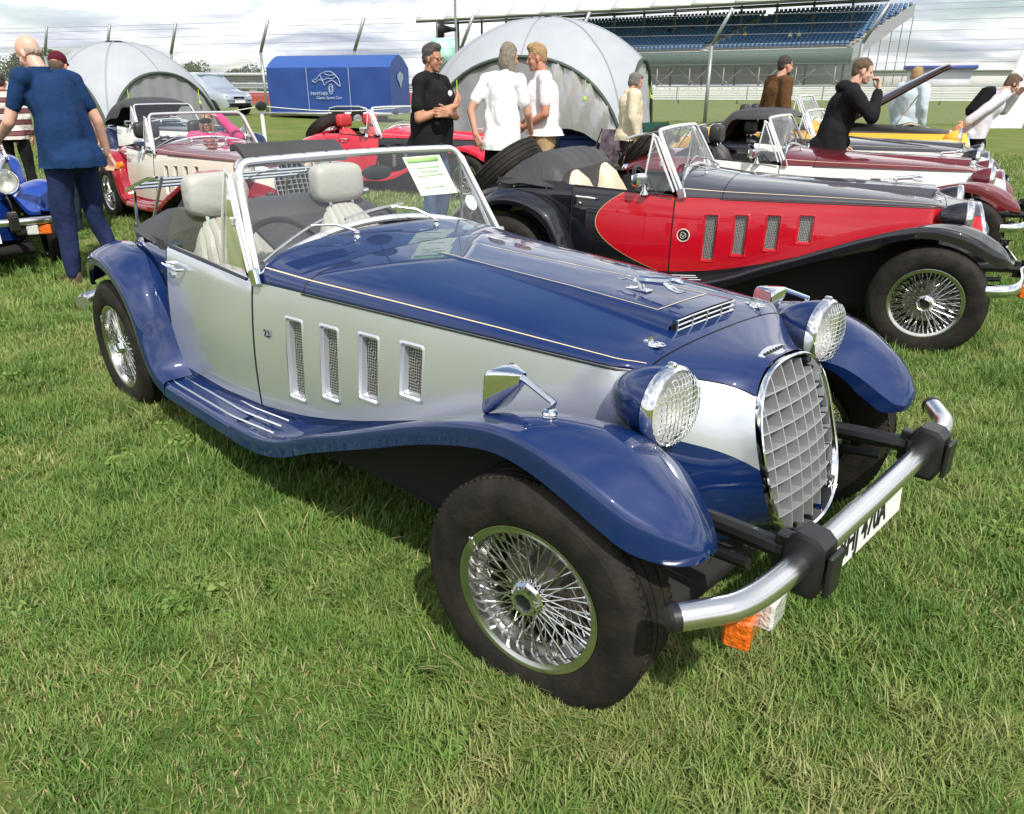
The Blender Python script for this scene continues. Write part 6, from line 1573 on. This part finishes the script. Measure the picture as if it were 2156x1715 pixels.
# ------------------------------------------------------------------ far buildings, trees, sign, speaker
def building(name, label, p0, p1, h, m_, mr, nwin=0):
    d = p1-p0; T = thing(name, label, 'building', p0, atan2(d.y, d.x)); L_ = d.length; sg = 1 if (R3('Z', atan2(d.y, d.x)) @ Vector((0, 1, 0))).dot(p0-CAM_POS) > 0 else -1
    m = MB(); m.box((L_/2, 4*sg, h/2), (L_, 8, h)); obj('wall', m.mesh('wall', False), m_, T); m = MB(); m.box((L_/2, 3.9*sg, h+.2), (L_+1, 9, .4)); obj('roof', m.mesh('roof', False), mr, T)
    for i in range(nwin): m = MB(); x = (i+.5)*L_/nwin; m.box((x, -.03*sg, h*.55), (L_/nwin*.7, .1, h*.45)); obj('window', m.mesh('window', False), mat('dark_window', (.05, .06, .07), .2), T)
    return T
building('pit_building', 'long low grey pit building beyond the red barrier', foot(250, 105), foot(760, 105), 3.1, mat('pit_wall', (.26, .26, .24), .8), mat('pit_roof', (.42, .44, .46), .7), 9)
building('marquee', 'white low hall with a blue roof edge beyond the track', foot(1905, 95), foot(2040, 92), 3.6, mat('marquee_white', (.62, .62, .66), .7, noise=(.5, (.45, .45, .55), .8)), mat('marquee_blue', (.03, .06, .30), .6))
building('long_shed', 'pale grey shed far behind the white barrier', foot(1700, 150), foot(2400, 140), 4.5, mat('shed_wall', (.50, .50, .48), .8), mat('shed_roof', (.62, .62, .62), .7))
LEAF = mat('tree_leaf', (.045, .075, .025), .8, noise=(2, (.08, .11, .035), .7)); BARK = mat('tree_bark', (.08, .06, .045), .9)
TREEL = ['broad dark tree cut by the edge of the view beyond the blue roadster', 'small round tree just beyond the person in the striped jumper', 'taller dark tree between the striped jumper and the bald man', 'leafy tree hidden partly by the bald man in navy', 'low spreading tree beyond the silver people carrier', 'low spreading tree beyond the pit building near the trailer']
def far_tree(i, p, h, w):
    T = thing('tree', TREEL[i], 'tree', p, 0, 'trees on the skyline'); m = MB(); m.tube([(0, 0, 0), (.1, 0, h*.5), (.3, .1, h*.8)], [.35, .25, .08], 7)
    for a in range(5): m.tube([(.05, 0, h*.4), (w*.4*cos(a*1.3), w*.4*sin(a*1.3), h*.7)], [.14, .04], 5)
    obj('trunk', m.mesh('trunk'), BARK, T); r = np.random.default_rng(i); v = []; f = []
    blobs = [(r.normal(0, w*.26), r.normal(0, w*.26), h*(.45+.45*r.uniform()), w*r.uniform(.16, .30)) for _ in range(11)]
    for _ in range(2600):
        b = blobs[r.integers(0, 11)]; d = r.normal(0, 1, 3); d /= np.linalg.norm(d); p_ = np.array(b[:3])+d*b[3]*r.uniform(.6, 1.05); s = r.uniform(.12, .30); a, c = r.normal(0, 1, 3), r.normal(0, 1, 3); a *= s/np.linalg.norm(a); c *= s/np.linalg.norm(c); o = len(v); v += [p_-a, p_+c, p_+a, p_-c]; f.append((o, o+1, o+2, o+3))
    o = obj('crown', new_mesh('crown', v, f, False), LEAF, T); o['kind'] = 'stuff'
for i, (px, d, h, w) in enumerate(((-40, 150, 9, 8), (45, 140, 7.5, 7), (75, 165, 9.5, 8), (120, 180, 9, 8), (420, 190, 7, 9), (520, 210, 7, 9))): far_tree(i, foot(px, d), h, w)
sg = thing('green_sign', 'pale green information board beyond the blue trailer', 'sign', foot(938, 48), va+pi/2); m = MB(); m.box((0, 0, 3.5), (1.5, .06, 1.6)); obj('board', m.mesh('board', False), mat('sign_green', (.25, .62, .50), .5, noise=(2.5, (.6, .8, .75), .8)), sg); m = MB(); m.tube([(-.5, .1, 0), (-.5, .1, 4.2)], .05, 6); m.tube([(.5, .1, 0), (.5, .1, 4.2)], .05, 6)
for q in m.pieces('post'): obj('post', q, POSTM, sg)
sk = foot(963, 21.0); SP = thing('loudspeaker', 'black box loudspeaker on a thin pole above the tent', 'loudspeaker', sk, va+pi/2)
m = MB(); m.tube([(0, 0, 0), (0, 0, 4.0)], .035, 8); obj('pole', m.mesh('pole'), POSTM, SP)
m = MB(); rows = []
for x, h in ((-.52, .20), (-.34, .20), (-.33, .10), (-.12, .055), (0, .04)): rows.append([(x, -h, 2.87-h), (x, h, 2.87-h), (x, h, 2.87+h), (x, -h, 2.87+h)])
m.grid(rows, closed_v=True); m.add(rows[0], [(0, 1, 2, 3)]); obj('horn', m.mesh('horn', False), BLACKP, SP)
# feather flag at the right edge
fl = foot(2135, 12.5); FLG = thing('feather_flag', 'tall white feather flag with dark capital letters', 'flag', fl, face_dir(1, 0)); rows = []
for q in np.linspace(0, 1, 20):
    z = .75+2.6*q; w0 = -.28+.62*q; rows.append([(w0+t*.55*(1-.25*q), .03*sin(t*4+q*6), z) for t in np.linspace(0, 1, 8)])
m = MB(); m.grid(rows); m.grid([[(x, y-.004, z) for x, y, z in r] for r in rows], flip=True); fc = obj('cloth', m.mesh('cloth'), mat('flag_white', (.76, .74, .80), .6), FLG)
m = MB(); m.tube([(-.42, .0, 0), (-.29, 0, .72), (.0, 0, 2.0), (.36, 0, 3.4)], .012, 6); obj('pole', m.mesh('pole'), STEEL, FLG)
for s_, x, z in (('R', .30, 2.05), ('E', .22, 1.72)):
    o = obj('lettering', text_mesh(s_, .42, .001, .012), mat('flag_ink', (.12, .07, .10), .6), fc, (x, -.05, z)); o.rotation_euler = (pi/2, radians(16), 0)
# folding chairs
def camp_chair(label, p, rz, m_):
    T = thing('camping_chair', label, 'chair', p, rz); m = MB(); m.grid([[(x, y, .42-.05*(1-(y/.26)**2)) for y in np.linspace(-.26, .26, 7)] for x in np.linspace(-.22, .24, 4)]); obj('seat', m.mesh('seat'), m_, T)
    m = MB(); m.grid([[(-.24-.10*q-.04*(1-(y/.28)**2), y, .42+.45*q) for y in np.linspace(-.28, .28, 7)] for q in np.linspace(0, 1, 5)]); obj('backrest', m.mesh('backrest'), m_, T)
    for s in (-1, 1):
        m = MB(); m.box((0, s*.31, .64), (.46, .07, .02), bev=.008); obj('armrest', m.mesh('armrest'), m_, T)
        for a, b in (((.22, s*.30, 0), (-.34, s*.28, .88)), ((-.26, s*.30, 0), (.22, s*.30, .64)), ((.24, s*.28, .02), (.22, -s*.26, .42)), ((-.28, s*.28, .02), (-.24, -s*.26, .42))): m = MB(); m.tube([a, b], .010, 6); obj('leg', m.mesh('leg'), BLACKP, T)
camp_chair('dark patterned folding chair beside the open tent', foot(1283, 9.6), face_dir(-.6, -.8), cloth('patterned_chair', (.05, .04, .05), (.22, .16, .20)))
camp_chair('dark green folding chair near the elderly lady', foot(1415, 11.8), face_dir(.5, -.8), cloth('green_chair', (.02, .07, .05)))
# white boards and post by the trailer
b = foot(640, 13.5); T = thing('folding_table', 'low white folding table on the grass behind the crimson roadster', 'table', b, va+pi/2); m = MB(); m.box((0, 0, .36), (.95, .5, .05), bev=.01); obj('top', m.mesh('top'), mat('white_plastic', (.75, .75, .74), .5), T)
for x in (-.4, .4):
    for y in (-.2, .2): m = MB(); m.tube([(x, y, 0), (x, y, .34)], .015, 6); obj('leg', m.mesh('leg'), STEEL, T)
rp_ = foot(545, 19); T = thing('rope_post', 'white rope post with a dark top on the grass before the trailer', 'post', rp_); m = MB(); m.tube([(0, 0, 0), (0, 0, .95)], .05, 8); obj('post', m.mesh('post'), mat('white_plastic', (.75, .75, .74), .5), T); m = MB(); m.ell((0, 0, .98), (.2, .14, .12), 10); obj('top', m.mesh('top'), BLACKP, T)
ro = thing('barrier_rope', 'pale rope slung between the post and the trailer', 'rope', (0, 0, 0)); a_, b_ = foot(330, 19)+Vector((0, 0, .9)), rp_+Vector((0, 0, .98)); c_ = foot(860, 22)+Vector((0, 0, .9)); m = MB(); m.tube([a_.lerp(b_, t)-Vector((0, 0, .12*sin(pi*t))) for t in np.linspace(0, 1, 9)]+[b_.lerp(c_, t)-Vector((0, 0, .12*sin(pi*t))) for t in np.linspace(.1, 1, 9)], .012, 5); obj('rope', m.mesh('rope'), mat('rope_white', (.7, .68, .62), .8), ro)
